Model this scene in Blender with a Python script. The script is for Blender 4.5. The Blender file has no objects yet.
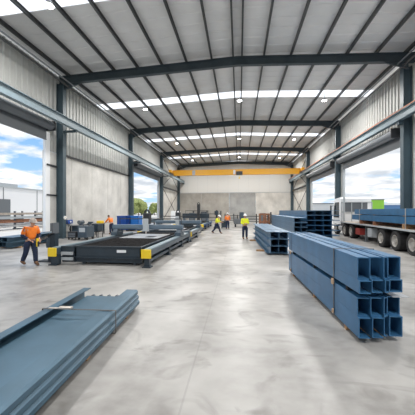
import bpy, bmesh, math, random
from mathutils import Vector, Matrix, Euler
random.seed(7)
sc = bpy.context.scene
C = sc.collection
PI = math.pi
R = math.radians

# ------------------------------------------------------------------ materials
MATS = {}
def mat(name, col, rough=.5, metal=0., var=0., scale=4., bump=0., bscale=30., emit=0., spec=.5, col2=None, detail=4):
    if name in MATS: return MATS[name]
    m = bpy.data.materials.new(name); m.use_nodes = True
    nt = m.node_tree; b = nt.nodes['Principled BSDF']
    c = (*col, 1)
    b.inputs['Base Color'].default_value = c
    b.inputs['Roughness'].default_value = rough
    b.inputs['Metallic'].default_value = metal
    b.inputs['Specular IOR Level'].default_value = spec
    if emit:
        b.inputs['Emission Color'].default_value = c
        b.inputs['Emission Strength'].default_value = emit
    if var or bump:
        tc = nt.nodes.new('ShaderNodeTexCoord')
    if var:
        n = nt.nodes.new('ShaderNodeTexNoise'); n.inputs['Scale'].default_value = scale; n.inputs['Detail'].default_value = detail
        nt.links.new(tc.outputs['Object'], n.inputs['Vector'])
        mx = nt.nodes.new('ShaderNodeMix'); mx.data_type = 'RGBA'
        d = col2 or tuple(max(0, x*(1-var)) for x in col)
        e = col if col2 else tuple(min(1, x*(1+var)) for x in col)
        mx.inputs['A'].default_value = (*d, 1); mx.inputs['B'].default_value = (*e, 1)
        mr = nt.nodes.new('ShaderNodeMapRange'); mr.inputs['From Min'].default_value = .3; mr.inputs['From Max'].default_value = .7
        nt.links.new(n.outputs['Fac'], mr.inputs['Value']); nt.links.new(mr.outputs['Result'], mx.inputs['Factor'])
        nt.links.new(mx.outputs['Result'], b.inputs['Base Color'])
    if bump:
        n2 = nt.nodes.new('ShaderNodeTexNoise'); n2.inputs['Scale'].default_value = bscale
        nt.links.new(tc.outputs['Object'], n2.inputs['Vector'])
        bp = nt.nodes.new('ShaderNodeBump'); bp.inputs['Strength'].default_value = bump; bp.inputs['Distance'].default_value = .02
        nt.links.new(n2.outputs['Fac'], bp.inputs['Height']); nt.links.new(bp.outputs['Normal'], b.inputs['Normal'])
    MATS[name] = m
    return m

M = dict(
    column = mat('column_paint', (.055,.088,.108), .45, var=.12, scale=1.5),
    rafter = mat('rafter_paint', (.040,.058,.070), .5, var=.1),
    purlin = mat('purlin_steel', (.075,.08,.082), .5, .3),
    runway = mat('runway_paint', (.20,.26,.29), .45, var=.08),
    rust_rail = mat('rail_primer', (.42,.16,.08), .6, var=.2),
    clad = mat('wall_sheeting', (.47,.475,.455), .5, .1, var=.05, scale=.8),
    roof = mat('roof_sheeting', (.72,.72,.72), .5, .15, var=.06, scale=.6),
    whitewall = mat('white_panel', (.64,.64,.62), .6),
    dark = mat('dark_metal', (.025,.028,.032), .5),
    darker = mat('black_rubber', (.018,.018,.019), .75),
    steel = mat('blue_primer_steel', (.042,.145,.285), .38, .15, var=.16, scale=2.5),
    steel2 = mat('blue_primer_steel_pale', (.085,.18,.29), .38, .15, var=.14, scale=2.5),
    steel3 = mat('grey_blue_steel', (.065,.13,.185), .38, .25, var=.14, scale=2.),
    navy = mat('machine_navy', (.022,.036,.05), .42, var=.1),
    navy2 = mat('machine_blue_grey', (.055,.08,.105), .42, var=.1),
    machblue = mat('machine_blue', (.02,.07,.17), .45),
    gantry = mat('gantry_blue_grey', (.12,.17,.22), .42),
    slat = mat('burnt_slats', (.045,.042,.042), .8, .2, var=.4, scale=6),
    plate = mat('bare_plate', (.55,.56,.58), .35, .6, var=.1),
    lgrey = mat('light_grey_paint', (.42,.45,.47), .45),
    mgrey = mat('mid_grey_paint', (.13,.145,.16), .45),
    white = mat('white_paint', (.85,.86,.87), .4),
    yellow = mat('safety_yellow', (.86,.60,.02), .45),
    crane = mat('crane_yellow', (.86,.42,.02), .4, var=.03),
    strap = mat('strap_steel', (.10,.09,.085), .5, .3),
    buckle = mat('buckle_metal', (.55,.5,.45), .4, .5),
    knot = mat('strap_clip_tan', (.50,.34,.22), .6),
    timber = mat('timber', (.38,.22,.11), .75, var=.3, scale=8),
    rust = mat('rusty_steel', (.25,.11,.06), .8, var=.4, scale=7),
    blue = mat('blue_plastic', (.01,.075,.36), .35, var=.1),
    blue2 = mat('blue_plastic_light', (.02,.17,.55), .35),
    cap = mat('tan_cap', (.42,.36,.32), .6),
    orange = mat('hivis_orange', (.95,.22,.02), .7, var=.12, scale=9),
    hivis = mat('hivis_yellow', (.78,.82,.03), .7, var=.1, scale=9),
    navycloth = mat('navy_cloth', (.012,.022,.055), .85, var=.3, scale=9),
    skin = mat('skin', (.55,.30,.20), .55),
    hair = mat('hair', (.04,.025,.015), .8),
    boot = mat('tan_boots', (.18,.095,.05), .7),
    helmet = mat('white_helmet', (.85,.85,.85), .3),
    reflect = mat('reflective_tape', (.65,.66,.66), .35),
    tyre = mat('tyre_rubber', (.02,.02,.021), .8),
    rim = mat('alloy_rim', (.50,.48,.45), .4, .4, var=.2, scale=9),
    deckm = mat('trailer_deck', (.46,.40,.34), .75, var=.25, scale=5),
    red = mat('red_box', (.35,.04,.03), .5),
    glass = mat('dark_glass', (.02,.035,.05), .08),
    green = mat('container_green', (.30,.62,.06), .5),
    leaf = mat('leaves', (.26,.30,.10), .8, var=.5, scale=3),
    shedblue = mat('shed_blue', (.10,.22,.42), .6),
    hill = mat('hill', (.20,.27,.32), .9, var=.15, scale=.02),
    lamp = mat('lamp_lens', (1,.99,.96), .5, emit=14.),
)

def concrete_wall_mat(name, base, seam):
    m = bpy.data.materials.new(name); m.use_nodes = True; nt = m.node_tree; b = nt.nodes['Principled BSDF']
    b.inputs['Roughness'].default_value = .8
    tc = nt.nodes.new('ShaderNodeTexCoord')
    def noise(scale, sx=1, sy=1, sz=1, det=6):
        mp = nt.nodes.new('ShaderNodeMapping'); mp.inputs['Scale'].default_value = (sx, sy, sz)
        nt.links.new(tc.outputs['Object'], mp.inputs['Vector'])
        n = nt.nodes.new('ShaderNodeTexNoise'); n.inputs['Scale'].default_value = scale; n.inputs['Detail'].default_value = det
        nt.links.new(mp.outputs['Vector'], n.inputs['Vector']); return n
    n1 = noise(.5); n2 = noise(.9, 1, 1, .8); n3 = noise(6)
    a = nt.nodes.new('ShaderNodeMath'); a.operation = 'ADD'; nt.links.new(n1.outputs['Fac'], a.inputs[0]); nt.links.new(n2.outputs['Fac'], a.inputs[1])
    a2 = nt.nodes.new('ShaderNodeMath'); a2.operation = 'MULTIPLY_ADD'; a2.inputs[1].default_value = .35
    nt.links.new(n3.outputs['Fac'], a2.inputs[0]); nt.links.new(a.outputs[0], a2.inputs[2])
    mr = nt.nodes.new('ShaderNodeMapRange'); mr.inputs['From Min'].default_value = .85; mr.inputs['From Max'].default_value = 1.5
    nt.links.new(a2.outputs[0], mr.inputs['Value'])
    mx = nt.nodes.new('ShaderNodeMix'); mx.data_type = 'RGBA'
    mx.inputs['A'].default_value = (*[c*.78 for c in base], 1); mx.inputs['B'].default_value = (*[min(1, c*1.18) for c in base], 1)
    nt.links.new(mr.outputs['Result'], mx.inputs['Factor']); nt.links.new(mx.outputs['Result'], b.inputs['Base Color'])
    return m
M['conc'] = concrete_wall_mat('precast_concrete', (.60,.585,.55), 1)
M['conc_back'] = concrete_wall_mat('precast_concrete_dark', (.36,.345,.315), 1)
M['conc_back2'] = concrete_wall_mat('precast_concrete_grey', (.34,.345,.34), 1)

def floor_mat():
    m = bpy.data.materials.new('polished_concrete_floor'); m.use_nodes = True; nt = m.node_tree; b = nt.nodes['Principled BSDF']
    tc = nt.nodes.new('ShaderNodeTexCoord')
    def noise(scale, scl=(1,1,1), det=6, dist=0.):
        mp = nt.nodes.new('ShaderNodeMapping'); mp.inputs['Scale'].default_value = scl
        nt.links.new(tc.outputs['Object'], mp.inputs['Vector'])
        n = nt.nodes.new('ShaderNodeTexNoise'); n.inputs['Scale'].default_value = scale; n.inputs['Detail'].default_value = det; n.inputs['Distortion'].default_value = dist
        nt.links.new(mp.outputs['Vector'], n.inputs['Vector']); return n.outputs['Fac']
    def rng(v, a, b_, c=0, d=1):
        mr = nt.nodes.new('ShaderNodeMapRange'); mr.inputs['From Min'].default_value = a; mr.inputs['From Max'].default_value = b_
        mr.inputs['To Min'].default_value = c; mr.inputs['To Max'].default_value = d
        nt.links.new(v, mr.inputs['Value']); return mr.outputs['Result']
    def mix(f, A, B):
        mx = nt.nodes.new('ShaderNodeMix'); mx.data_type = 'RGBA'
        nt.links.new(f, mx.inputs['Factor'])
        for k, v in (('A', A), ('B', B)):
            if isinstance(v, tuple): mx.inputs[k].default_value = (*v, 1)
            else: nt.links.new(v, mx.inputs[k])
        return mx.outputs['Result']
    c = mix(rng(noise(.6, det=9, dist=.5), .36, .64), (.215,.205,.193), (.43,.415,.395))
    c = mix(rng(noise(3.5, (1,1.6,1), det=8), .35, .75, 0, .45), c, (.44,.43,.41))
    c = mix(rng(noise(1.1, (1,1.4,1), det=7, dist=1.2), .56, .72, 0, .75), c, (.14,.13,.118))     # oil stains
    c = mix(rng(noise(1.6, (.35,2.2,1), det=3, dist=.6), .64, .70, 0, .35), c, (.17,.16,.15))     # tyre and drag marks
    # saw-cut joints
    sx = nt.nodes.new('ShaderNodeSeparateXYZ'); nt.links.new(tc.outputs['Object'], sx.inputs[0])
    def joint(out, period, off):
        a = nt.nodes.new('ShaderNodeMath'); a.operation = 'ADD'; a.inputs[1].default_value = off; nt.links.new(out, a.inputs[0])
        p = nt.nodes.new('ShaderNodeMath'); p.operation = 'PINGPONG'; p.inputs[1].default_value = period/2; nt.links.new(a.outputs[0], p.inputs[0])
        l = nt.nodes.new('ShaderNodeMath'); l.operation = 'LESS_THAN'; l.inputs[1].default_value = .012; nt.links.new(p.outputs[0], l.inputs[0])
        return l.outputs[0]
    j = nt.nodes.new('ShaderNodeMath'); j.operation = 'MAXIMUM'
    nt.links.new(joint(sx.outputs['X'], 6.4, .6), j.inputs[0]); nt.links.new(joint(sx.outputs['Y'], 6.4, 1.0), j.inputs[1])
    js = nt.nodes.new('ShaderNodeMath'); js.operation = 'MULTIPLY'; js.inputs[1].default_value = .22; nt.links.new(j.outputs[0], js.inputs[0])
    c = mix(js.outputs[0], c, (.14,.135,.13))
    nt.links.new(c, b.inputs['Base Color'])
    nt.links.new(rng(noise(.9, det=6), .3, .7, .29, .45), b.inputs['Roughness'])
    b.inputs['Specular IOR Level'].default_value = .5
    b.inputs['Coat Weight'].default_value = .0
    return m
M['floor'] = floor_mat()
M['yard'] = mat('yard_concrete', (.60,.585,.55), .85, var=.1, scale=.3)
def translucent_mat():
    m = bpy.data.materials.new('skylight_sheet'); m.use_nodes = True; nt = m.node_tree
    for n in list(nt.nodes): nt.nodes.remove(n)
    o = nt.nodes.new('ShaderNodeOutputMaterial'); t = nt.nodes.new('ShaderNodeBsdfTranslucent'); t.inputs['Color'].default_value = (.95,.96,.97,1)
    tr = nt.nodes.new('ShaderNodeBsdfTransparent'); tr.inputs['Color'].default_value = (.93,.96,1,1)
    mx = nt.nodes.new('ShaderNodeMixShader'); mx.inputs[0].default_value = .08
    nt.links.new(t.outputs[0], mx.inputs[1]); nt.links.new(tr.outputs[0], mx.inputs[2]); nt.links.new(mx.outputs[0], o.inputs['Surface'])
    return m
M['sky'] = translucent_mat()

# ------------------------------------------------------------------ mesh builder
class MB:
    def __init__(s): s.bm = bmesh.new()
    def box(s, x0, x1, y0, y1, z0, z1, rot=None, piv=None, bev=0):
        t = bmesh.new(); bmesh.ops.create_cube(t, size=1)
        bmesh.ops.scale(t, vec=(abs(x1-x0), abs(y1-y0), abs(z1-z0)), verts=t.verts)
        if bev: bmesh.ops.bevel(t, geom=list(t.edges), offset=bev, segments=2, affect='EDGES', profile=.6)
        bmesh.ops.translate(t, vec=((x0+x1)/2, (y0+y1)/2, (z0+z1)/2), verts=t.verts)
        if rot:
            bmesh.ops.rotate(t, cent=piv or ((x0+x1)/2, (y0+y1)/2, (z0+z1)/2), matrix=Euler(rot).to_matrix(), verts=t.verts)
        s.add(t); return s
    def add(s, t):
        me = bpy.data.meshes.new('t'); t.to_mesh(me); t.free(); s.bm.from_mesh(me); bpy.data.meshes.remove(me)
    def addmesh(s, me, mtx=None):
        t = bmesh.new(); t.from_mesh(me)
        if mtx: t.transform(mtx)
        s.add(t); return s
    def cyl(s, p, q, r, r2=None, n=12, caps=True):
        p, q = Vector(p), Vector(q); d = q-p; t = bmesh.new()
        bmesh.ops.create_cone(t, cap_ends=caps, segments=n, radius1=r, radius2=r if r2 is None else r2, depth=d.length)
        t.transform(Matrix.Translation((p+q)/2) @ d.to_track_quat('Z', 'Y').to_matrix().to_4x4())
        s.add(t); return s
    def bar(s, p, q, w, h):
        p, q = Vector(p), Vector(q); d = q-p; t = bmesh.new(); bmesh.ops.create_cube(t, size=1)
        bmesh.ops.scale(t, vec=(w, h, d.length), verts=t.verts)
        t.transform(Matrix.Translation((p+q)/2) @ d.to_track_quat('Z', 'Y').to_matrix().to_4x4())
        s.add(t); return s
    def sph(s, c, r, sc_=(1,1,1), n=12):
        t = bmesh.new(); bmesh.ops.create_uvsphere(t, u_segments=n, v_segments=max(6, n*2//3), radius=r)
        bmesh.ops.scale(t, vec=sc_, verts=t.verts); bmesh.ops.translate(t, vec=c, verts=t.verts); s.add(t); return s
    def prism(s, prof, a, b, axis='Y', bf=None):
        """closed 2-D outline extruded from a to b; outline is (x,z) for Y, (y,z) for X, (x,y) for Z"""
        t = bmesh.new()
        def P(u, v, w):
            return {'Y': (u, w, v), 'X': (w, u, v), 'Z': (u, v, w)}[axis]
        A = [t.verts.new(P(u, v, a)) for u, v in prof]; B = [t.verts.new(P(u, v, b)) for u, v in prof]
        n = len(prof)
        for i in range(n): t.faces.new((A[i], A[(i+1) % n], B[(i+1) % n], B[i]))
        t.faces.new(A[::-1]); t.faces.new(B)
        bmesh.ops.recalc_face_normals(t, faces=t.faces)
        bmesh.ops.triangulate(t, faces=[f for f in t.faces if len(f.verts) > 4])
        s.add(t); return s
    def mesh(s, name, smooth=False):
        me = bpy.data.meshes.new(name); s.bm.to_mesh(me); s.bm.free()
        if smooth:
            for p in me.polygons: p.use_smooth = True
        return me
    def build(s, name, m, parent=None, loc=None, smooth=False, label=None):
        me = s.mesh(name, smooth); me.materials.append(m)
        o = bpy.data.objects.new(name, me); C.objects.link(o)
        if parent: o.parent = parent
        if loc: o.location = loc
        if label: o['label'] = label
        return o

def tag(o, label, cat, group=None, kind=None):
    o['label'] = label; o['category'] = cat
    if group: o['group'] = group
    if kind: o['kind'] = kind
    return o
def thing(name, label, cat, loc=(0,0,0), rz=0, group=None):
    o = bpy.data.objects.new(name, None); C.objects.link(o); o.location = loc; o.rotation_euler = (0,0,rz)
    o.empty_display_size = .1
    return tag(o, label, cat, group)
def struct(name, mb, m, label=None, loc=None):
    o = mb.build(name, m, loc=loc); o['kind'] = 'structure'
    if label: o['label'] = label
    return o
def dup(o, parent=None):
    c = o.copy(); C.objects.link(c); c.parent = parent
    for ch in list(o.children): dup(ch, c)
    return c

# ------------------------------------------------------------------ dimensions
WL, WR = -13.35, 11.2          # wall inner faces
CL, CR = -12.8, 10.65            # column inner faces
FR = [-7.4, 5.4, 18.2, 31.0, 43.8, 56.6]
YB, YF = 57.2, -8.2
RX, RZ = -.1, 12.52
def rz_(x): return RZ - .045*abs(x-RX)

# ------------------------------------------------------------------ ground, floor
struct('floor', MB().box(WL-.3, WR+.3, YF, YB+.3, -.12, 0), M['floor'])
y = MB(); y.box(-300, WL-.3, -120, 400, -.14, -.02); y.box(WR+.3, 300, -120, 400, -.14, -.02)
y.box(WL-.3, WR+.3, YB+.3, 400, -.14, -.02); y.box(WL-.3, WR+.3, -120, YF, -.14, -.02)
struct('yard_ground', y, M['yard'])

# ------------------------------------------------------------------ walls
def corr_wall(mb, x, side, y0, y1, z0, z1, pitch=.42, dep=.07):
    """ribbed sheet in the YZ plane at x; ribs stand into the room (side +1: room is towards +x)"""
    t = bmesh.new(); n = max(1, round((y1-y0)/pitch)); p = (y1-y0)/n; pts = []
    for i in range(n):
        a = y0+i*p
        pts += [(a, 0), (a+.30*p, 0), (a+.40*p, dep), (a+.58*p, dep), (a+.68*p, 0)]
    pts.append((y1, 0))
    th = .02
    out = [(x+side*d, yy) for yy, d in pts] + [(x-side*th+0*d, yy) for yy, d in reversed(pts)]
    mb.prism(out, z0, z1, 'Z'); t.free()
def corr_wall_y(mb, y, x0, x1, z0, z1, pitch=.34, dep=.04):
    n = round((x1-x0)/pitch); p = (x1-x0)/n; pts = []
    for i in range(n):
        a = x0+i*p
        pts += [(a, 0), (a+.30*p, 0), (a+.40*p, dep), (a+.58*p, dep), (a+.68*p, 0)]
    pts.append((x1, 0))
    out = [(xx, y-d) for xx, d in pts] + [(xx, y+.02) for xx, d in reversed(pts)]
    mb.prism(out, z0, z1, 'Z')

ZC = 6.25                         # top of the precast panels
HL, HR = 7.25, 6.75               # door heads
# left wall: doors in bays 0, 1, 3 ; solid in bays 2, 4
LD = [(-6.4, 4.4), (6.2, 16.9), (31.7, 42.8)]  # first door is out of view, added to let daylight in
RD = [(-6.4, 4.4), (7.4, 17.0), (19.6, 30.0), (31.9, 42.9)]  # first door is unseen too, an added opening for daylight
def side_wall(x, side, doors, head, zt, name):
    mc = MB(); ms = MB(); md = MB()
    ys = [YF]
    for a, b in doors: ys += [a, b]
    ys.append(YB)
    for i in range(0, len(ys), 2):
        a, b = ys[i], ys[i+1]
        if b-a > 6:
            md.box(x-side*.04, x-side*.16, a+.05, b-.05, .02, ZC-.03)
            k = round((b-a)/3.2)
            for j in range(k):
                u, v = a+(b-a)*j/k, a+(b-a)*(j+1)/k
                mc.box(x, x-side*.2, u+.016, v-.016, 0, ZC, bev=.008)
            corr_wall(ms, x-side*.02, side, a, b, ZC+.02, zt)
        else:
            corr_wall(ms, x-side*.02, side, a, b, 0, zt)
    for a, b in doors: corr_wall(ms, x-side*.02, side, a, b, head+.02, zt)
    w = struct(name, ms, M['clad'])
    mc.build('precast_panels', M['conc'], w); md.build('panel_backing', M['dark'], w)
    return w
wl = side_wall(WL, 1, LD, HL, 12.0, 'wall_left')
wr = side_wall(WR, -1, RD, HR, 12.05, 'wall_right')
# back wall
m = MB()
m.box(WL, WR, YB, YB+.2, ZC-.35+.02, 12.6)
wb = struct('wall_back', m, M['whitewall'])
xs = [WL, -8.2, -2.1, 3.55, WR]
for i in range(4):
    m = MB(); m.box(xs[i]+.02, xs[i+1]-.02, YB-.02, YB+.2, 0, ZC-.4, bev=.01)
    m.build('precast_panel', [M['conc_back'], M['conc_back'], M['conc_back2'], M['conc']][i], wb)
# seams on the white sheets
m = MB()
for i in range(1, 11): m.box(WL+i*2.2-.01, WL+i*2.2+.01, YB-.006, YB+.01, ZC-.3, 12.4)
m.build('panel_joints', M['lgrey'], wb)
m = MB(); m.box(WL, WR, YB-.07, YB-.005, ZC-.42, ZC-.30); m.build('capping_angle', M['lgrey'], wb)
# front wall behind the viewer; its unseen wide doorway is added to let light in
m = MB(); m.box(WL, -8, YF-.2, YF, 0, 12.4); m.box(7, WR, YF-.2, YF, 0, 12.4); m.box(-8, 7, YF-.2, YF, 7.4, 12.4)
struct('wall_front', m, M['clad'])
# dark girt lines on side walls
m = MB()
for a, b in ((18.4, 31.0), (44.0, 57.0)):
    m.box(WL, WL+.14, a, b, ZC-.06, ZC+.08)
    m.box(WR-.14, WR, 44.2, 57.0, ZC-.06, ZC+.08)
m.box(WL, WL+.12, 16.98, 18.0, 5.2, 5.32); m.box(WL, WL+.12, 16.98, 18.0, 3.1, 3.2); m.box(WR-.12, WR, 17.1, 18.0, 5.0, 5.14); m.box(WR-.12, WR, 17.1, 18.0, 2.6, 2.74)
struct('trim_1', m, M['dark'], 'dark girts where sheeting meets the concrete panels')

# door frames (jambs and heads)
def door(i, x, side, a, b, head, col):
    m = MB(); w = .22
    m.box(x-side*.12, x+side*.06, b-.02, b+.42, 0, head+.3); m.box(x-side*.12, x+side*.06, a-.1, a+.02, 0, head+.3)
    m.box(x-side*.12, x+side*.06, a, b, head-.02, head+.2)
    r = struct('door_%d' % i, m, col, 'pale steel frame of an open roller door')
    # roller drum, bracket, curtain edge
    k = MB(); k.cyl((x+side*.5, a+.05, head+.62), (x+side*.5, b-.05, head+.62), .30, n=24); k.build('roller_drum', M['mgrey'], r, smooth=False)
    k = MB()
    for yy in (a-.02, b-.06): k.box(x+side*.06, x+side*.82, yy, yy+.07, head+.3, head+.95)
    k.box(x+side*.25, x+side*.65, b+.03, b+.18, head+.45, head+.75)
    k.build('drum_bracket', M['dark'], r)
    k = MB(); k.box(x+side*.10, x+side*.15, a+.05, b-.05, head-.25, head+.5); k.box(x+side*.08, x+side*.17, a+.05, b-.05, head-.33, head-.25); k.build('door_curtain', M['mgrey'], r)
n = 1
for a, b in LD: door(n, WL, 1, a, b, HL, M['lgrey'] if n != 2 else M['white']); n += 1
for a, b in RD: door(n, WR, -1, a, b, HR, M['lgrey']); n += 1

# ------------------------------------------------------------------ columns, rafters, purlins
def ibeam_prof(d, w, tf, tw):     # u along depth, v across
    return [(0,-w/2),(tf,-w/2),(tf,-tw/2),(d-tf,-tw/2),(d-tf,-w/2),(d,-w/2),(d,w/2),(d-tf,w/2),(d-tf,tw/2),(tf,tw/2),(tf,w/2),(0,w/2)]
for side, xi, xo in ((1, CL, WL), (-1, CR, WR)):
    for fy in FR:
        if side == -1 and fy == 18.2: fy = 18.85
        m = MB(); dep = abs(xi-xo)-.03
        pr = [((xi-side*u), fy+v) for u, v in ibeam_prof(dep, .36, .035, .03)]
        m.prism(pr, .03, rz_(xi)-.55, 'Z')
        m.box(xi+side*.1, xo+side*.04, fy-.28, fy+.28, 0, .035)
        # corbel for the runway beam
        bx = -11.45 if side == 1 else 10.2
        if side == 1: m.box(xi+.01, -11.85, fy-.1, fy+.1, 7.8, 7.93)
        else: m.box(10.4, xi-.01, fy-.13, fy+.13, 7.7, 7.93)
        struct('column', m, M['column'], 'dark blue-grey steel portal column')
for fy in FR:
    m = MB()
    for xa, xb in ((CL-.4, RX), (CR+.4, RX)):
        for z0, z1, w in ((-.03, 0, .28), (-.58, -.55, .28), (-.56, -.02, .025)):
            t = bmesh.new(); vs = []
            for xx in (xa, xb):
                zt = rz_(xx)
                for dy, dz in ((-w/2, z0), (w/2, z0), (w/2, z1), (-w/2, z1)): vs.append(t.verts.new((xx, fy+dy, zt+dz)))
            for i in range(4): t.faces.new((vs[i], vs[(i+1) % 4], vs[4+(i+1) % 4], vs[4+i]))
            t.faces.new(vs[:4]); t.faces.new(vs[4:]); bmesh.ops.recalc_face_normals(t, faces=t.faces); m.add(t)
        s = 1 if xa < 0 else -1            # haunch
        xh = CL if s == 1 else CR
        m.prism([(xh, rz_(xh)-.56), (xh+s*1.5, rz_(xh+s*1.5)-.57), (xh, rz_(xh)-1.0)], fy-.05, fy+.05, 'Y')
    struct('rafter', m, M['rafter'], 'dark steel rafter spanning the hall')
pxs = [RX+1.78*k for k in range(-7, 7)]
for px in pxs:
    for q in ((-.3, .3) if abs(px-RX) < .1 else (0,)):
        m = MB(); x = px+q; z = rz_(x)
        m.prism([(x-.05, z+.005), (x+.05, z+.005), (x+.05, z+.03), (x-.02, z+.03), (x-.02, z+.23), (x+.05, z+.23), (x+.05, z+.25), (x-.05, z+.25)], YF+.2, YB-.02, 'Y')
        struct('purlin', m, M['purlin'], 'long steel purlin under the roof sheets')
# roof with translucent bands at each mid bay
bands = [(fy+5.75, fy+7.1) for fy in FR[:-1]]
def slab(mb, y0, y1, dz0, dz1):
    for xa, xb in ((WL-.3, RX), (WR+.3, RX)):
        n_ = max(1, round((y1-y0)/.8)); p = (y1-y0)/n_
        t = bmesh.new(); rows = []
        prof = []
        for i in range(n_):
            a = y0+i*p; prof += [(a, 0), (a+.8*p, 0), (a+.86*p, .03), (a+.94*p, .03)]
        prof.append((y1, 0))
        for xx in (xa, xb):
            z = rz_(xx); rows.append([t.verts.new((xx, yy, z+dz0+d)) for yy, d in prof]); rows.append([t.verts.new((xx, yy, z+dz1+d)) for yy, d in prof])
        L0, U0, L1, U1 = rows
        for i in range(len(prof)-1):
            t.faces.new((L0[i], L0[i+1], L1[i+1], L1[i])); t.faces.new((U0[i], U1[i], U1[i+1], U0[i+1]))
        for A, B in ((L0, U0), (L1, U1)):
            for i in range(len(prof)-1): t.faces.new((A[i], A[i+1], B[i+1], B[i]))
        t.faces.new((L0[0], L1[0], U1[0], U0[0])); t.faces.new((L0[-1], L1[-1], U1[-1], U0[-1]))
        bmesh.ops.recalc_face_normals(t, faces=t.faces); mb.add(t)
m = MB(); prev = YF-.2
for a, b in bands: slab(m, prev, a, .26, .28); prev = b
slab(m, prev, YB+.3, .26, .28)
struct('ceiling', m, M['roof'])
wi = 1
for a, b in bands:
    for xa, xb in ((WL-.3, RX), (WR+.3, RX)):
        t = bmesh.new(); vs = [t.verts.new((xx, yy, rz_(xx)+.275)) for xx, yy in ((xa, a), (xb, a), (xb, b), (xa, b))]; t.faces.new(vs)
        mm = MB(); mm.add(t); struct('window_%d' % wi, mm, M['sky'], 'translucent roof light strip'); wi += 1

# eave trays / struts (long pipes at the eaves)
for x, z, r_ in ((CL+.35, 11.15, .07), (CL+.75, 11.2, .05), (CR-.3, 11.25, .07), (CR-.65, 11.35, .05)):
    struct('trim_%d' % (2 + int(x > 0)*2 + int(r_ < .06)), MB().cyl((x, YF+.3, z), (x, YB-.05, z), r_, n=8), M['purlin'] if r_ > .06 else M['mgrey'], 'long eave pipe running along the hall')

# wall bracing in the last bay
for side, x in ((1, CL-.25), (-1, CR+.25)):
    m = MB(); a, b = 44.0, 56.4
    for z0, z1 in ((.1, 6.0), (6.1, 11.2)):
        m.cyl((x, a, z0), (x, b, z1), .045, n=6); m.cyl((x+.1, a, z1), (x+.1, b, z0), .045, n=6)
    m.box(x-.06, x+.14, a, b, 5.98, 6.14)
    struct('wall_bracing', m, M['dark'], 'crossed steel bracing rods against the %s wall' % ('left' if side == 1 else 'right'))

# ------------------------------------------------------------------ crane runway and crane
for side, xc, nm in ((1, -11.9, 'left'), (-1, 10.45, 'right')):
    t = thing('crane_runway_beam', 'long grey runway beam for the crane along the %s wall' % nm, 'crane beam', (xc, YF+.4, 7.94))
    m = MB(); L = YB-.1-YF-.4
    pr = [(v, u) for u, v in ibeam_prof(.56, .30, .03, .02)]
    m.prism(pr, 0, L, 'Y'); m.build('beam', M['runway'], t)
    m = MB(); m.box(-.04, .04, 0, L, .565, .595); 
    if side == -1: m.box(-.17, .17, 0, L, .561, .64)
    m.build('rail', M['rust_rail'] if side == -1 else M['mgrey'], t, label='rust-red rail' if side == -1 else None)
cy = 46.6
t = thing('overhead_crane', 'yellow overhead travelling crane spanning the hall near the back wall', 'crane', (-.5, cy, 8.28))
m = MB(); m.box(-11.1, 10.65, -.3, .3, 0, .90); m.box(-11.12, 10.68, -.36, .36, .90, .95); m.box(-11.2, -11.1, -.3, .3, .4, .95); m.box(10.65, 10.7, -.3, .3, .4, .95); m.build('girder', M['crane'], t)
for x in (-11.4, 10.95):
    m = MB(); m.box(x-.22, x+.22, -1.7, 1.7, .38, .85, bev=.03); e = m.build('end_carriage', M['crane'], t)
    for yy in (-1.3, 1.3):
        MB().cyl((x-.06, yy, .49), (x+.06, yy, .49), .17, n=16).build('travel_wheel', M['dark'], e)
m = MB(); m.box(-7.7, -7.2, -.36, -.305, .0, .85); m.build('splice_plate', M['lgrey'], t)
m = MB(); m.box(-.5, -.12, -.36, -.31, .05, .8); m.build('rating_plate', M['white'], t)
m = MB(); m.box(.1, 1.0, -.75, .75, .15, .45, bev=.03); m.box(.0, 1.1, -.9, -.4, -.12, .5, bev=.04)
h = m.build('hoist_trolley', M['dark'], t)
m = MB(); m.cyl((.5, -.6, -.5), (.5, -.6, -.1), .02, n=6); m.cyl((.6, -.6, -.5), (.6, -.6, -.1), .02, n=6); m.box(.42, .68, -.68, -.52, -.75, -.5, bev=.02); m.build('hook_block', M['yellow'], h)

# ------------------------------------------------------------------ high bay lamps
LP = []
for k, fy in enumerate(FR[:-1]):
    for j, lx in enumerate((-8.8, 0.05, 7.4)):
        LP.append((lx, fy+6.0, j, k))
rowname = ['left', 'ridge', 'right']; ordn = ['behind the viewer', 'nearest', 'second', 'third', 'fourth']
proto = None
for lx, ly, j, k in LP:
    lab = 'round white high-bay lamp of the %s row, %s along the hall' % (rowname[j], ordn[k])
    zz = rz_(lx)-.02
    if proto is None:
        t = thing('high_bay_lamp', lab, 'lamp', (lx, ly, zz-.5), 0, 'high-bay lamps under the roof')
        m = MB(); m.cyl((0,0,.0), (0,0,.22), .22, .10, n=20); m.cyl((0,0,.22), (0,0,.775), .02, n=6); m.build('lamp_housing', M['lgrey'], t)
        m = MB(); m.cyl((0,0,-.02), (0,0,-.001), .2, n=20); m.build('lamp_lens', M['lamp'], t)
        proto = t
    else:
        t = dup(proto); t.location = (lx, ly, zz-.5); t['label'] = lab
    ld = bpy.data.lights.new('high_bay_light', 'AREA'); ld.shape = 'DISK'; ld.size = .9; ld.energy = 330; ld.color = (1, .985, .96)
    lo = bpy.data.objects.new('high_bay_light', ld); C.objects.link(lo); lo.parent = t; lo.location = (0,0,-.04)

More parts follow.
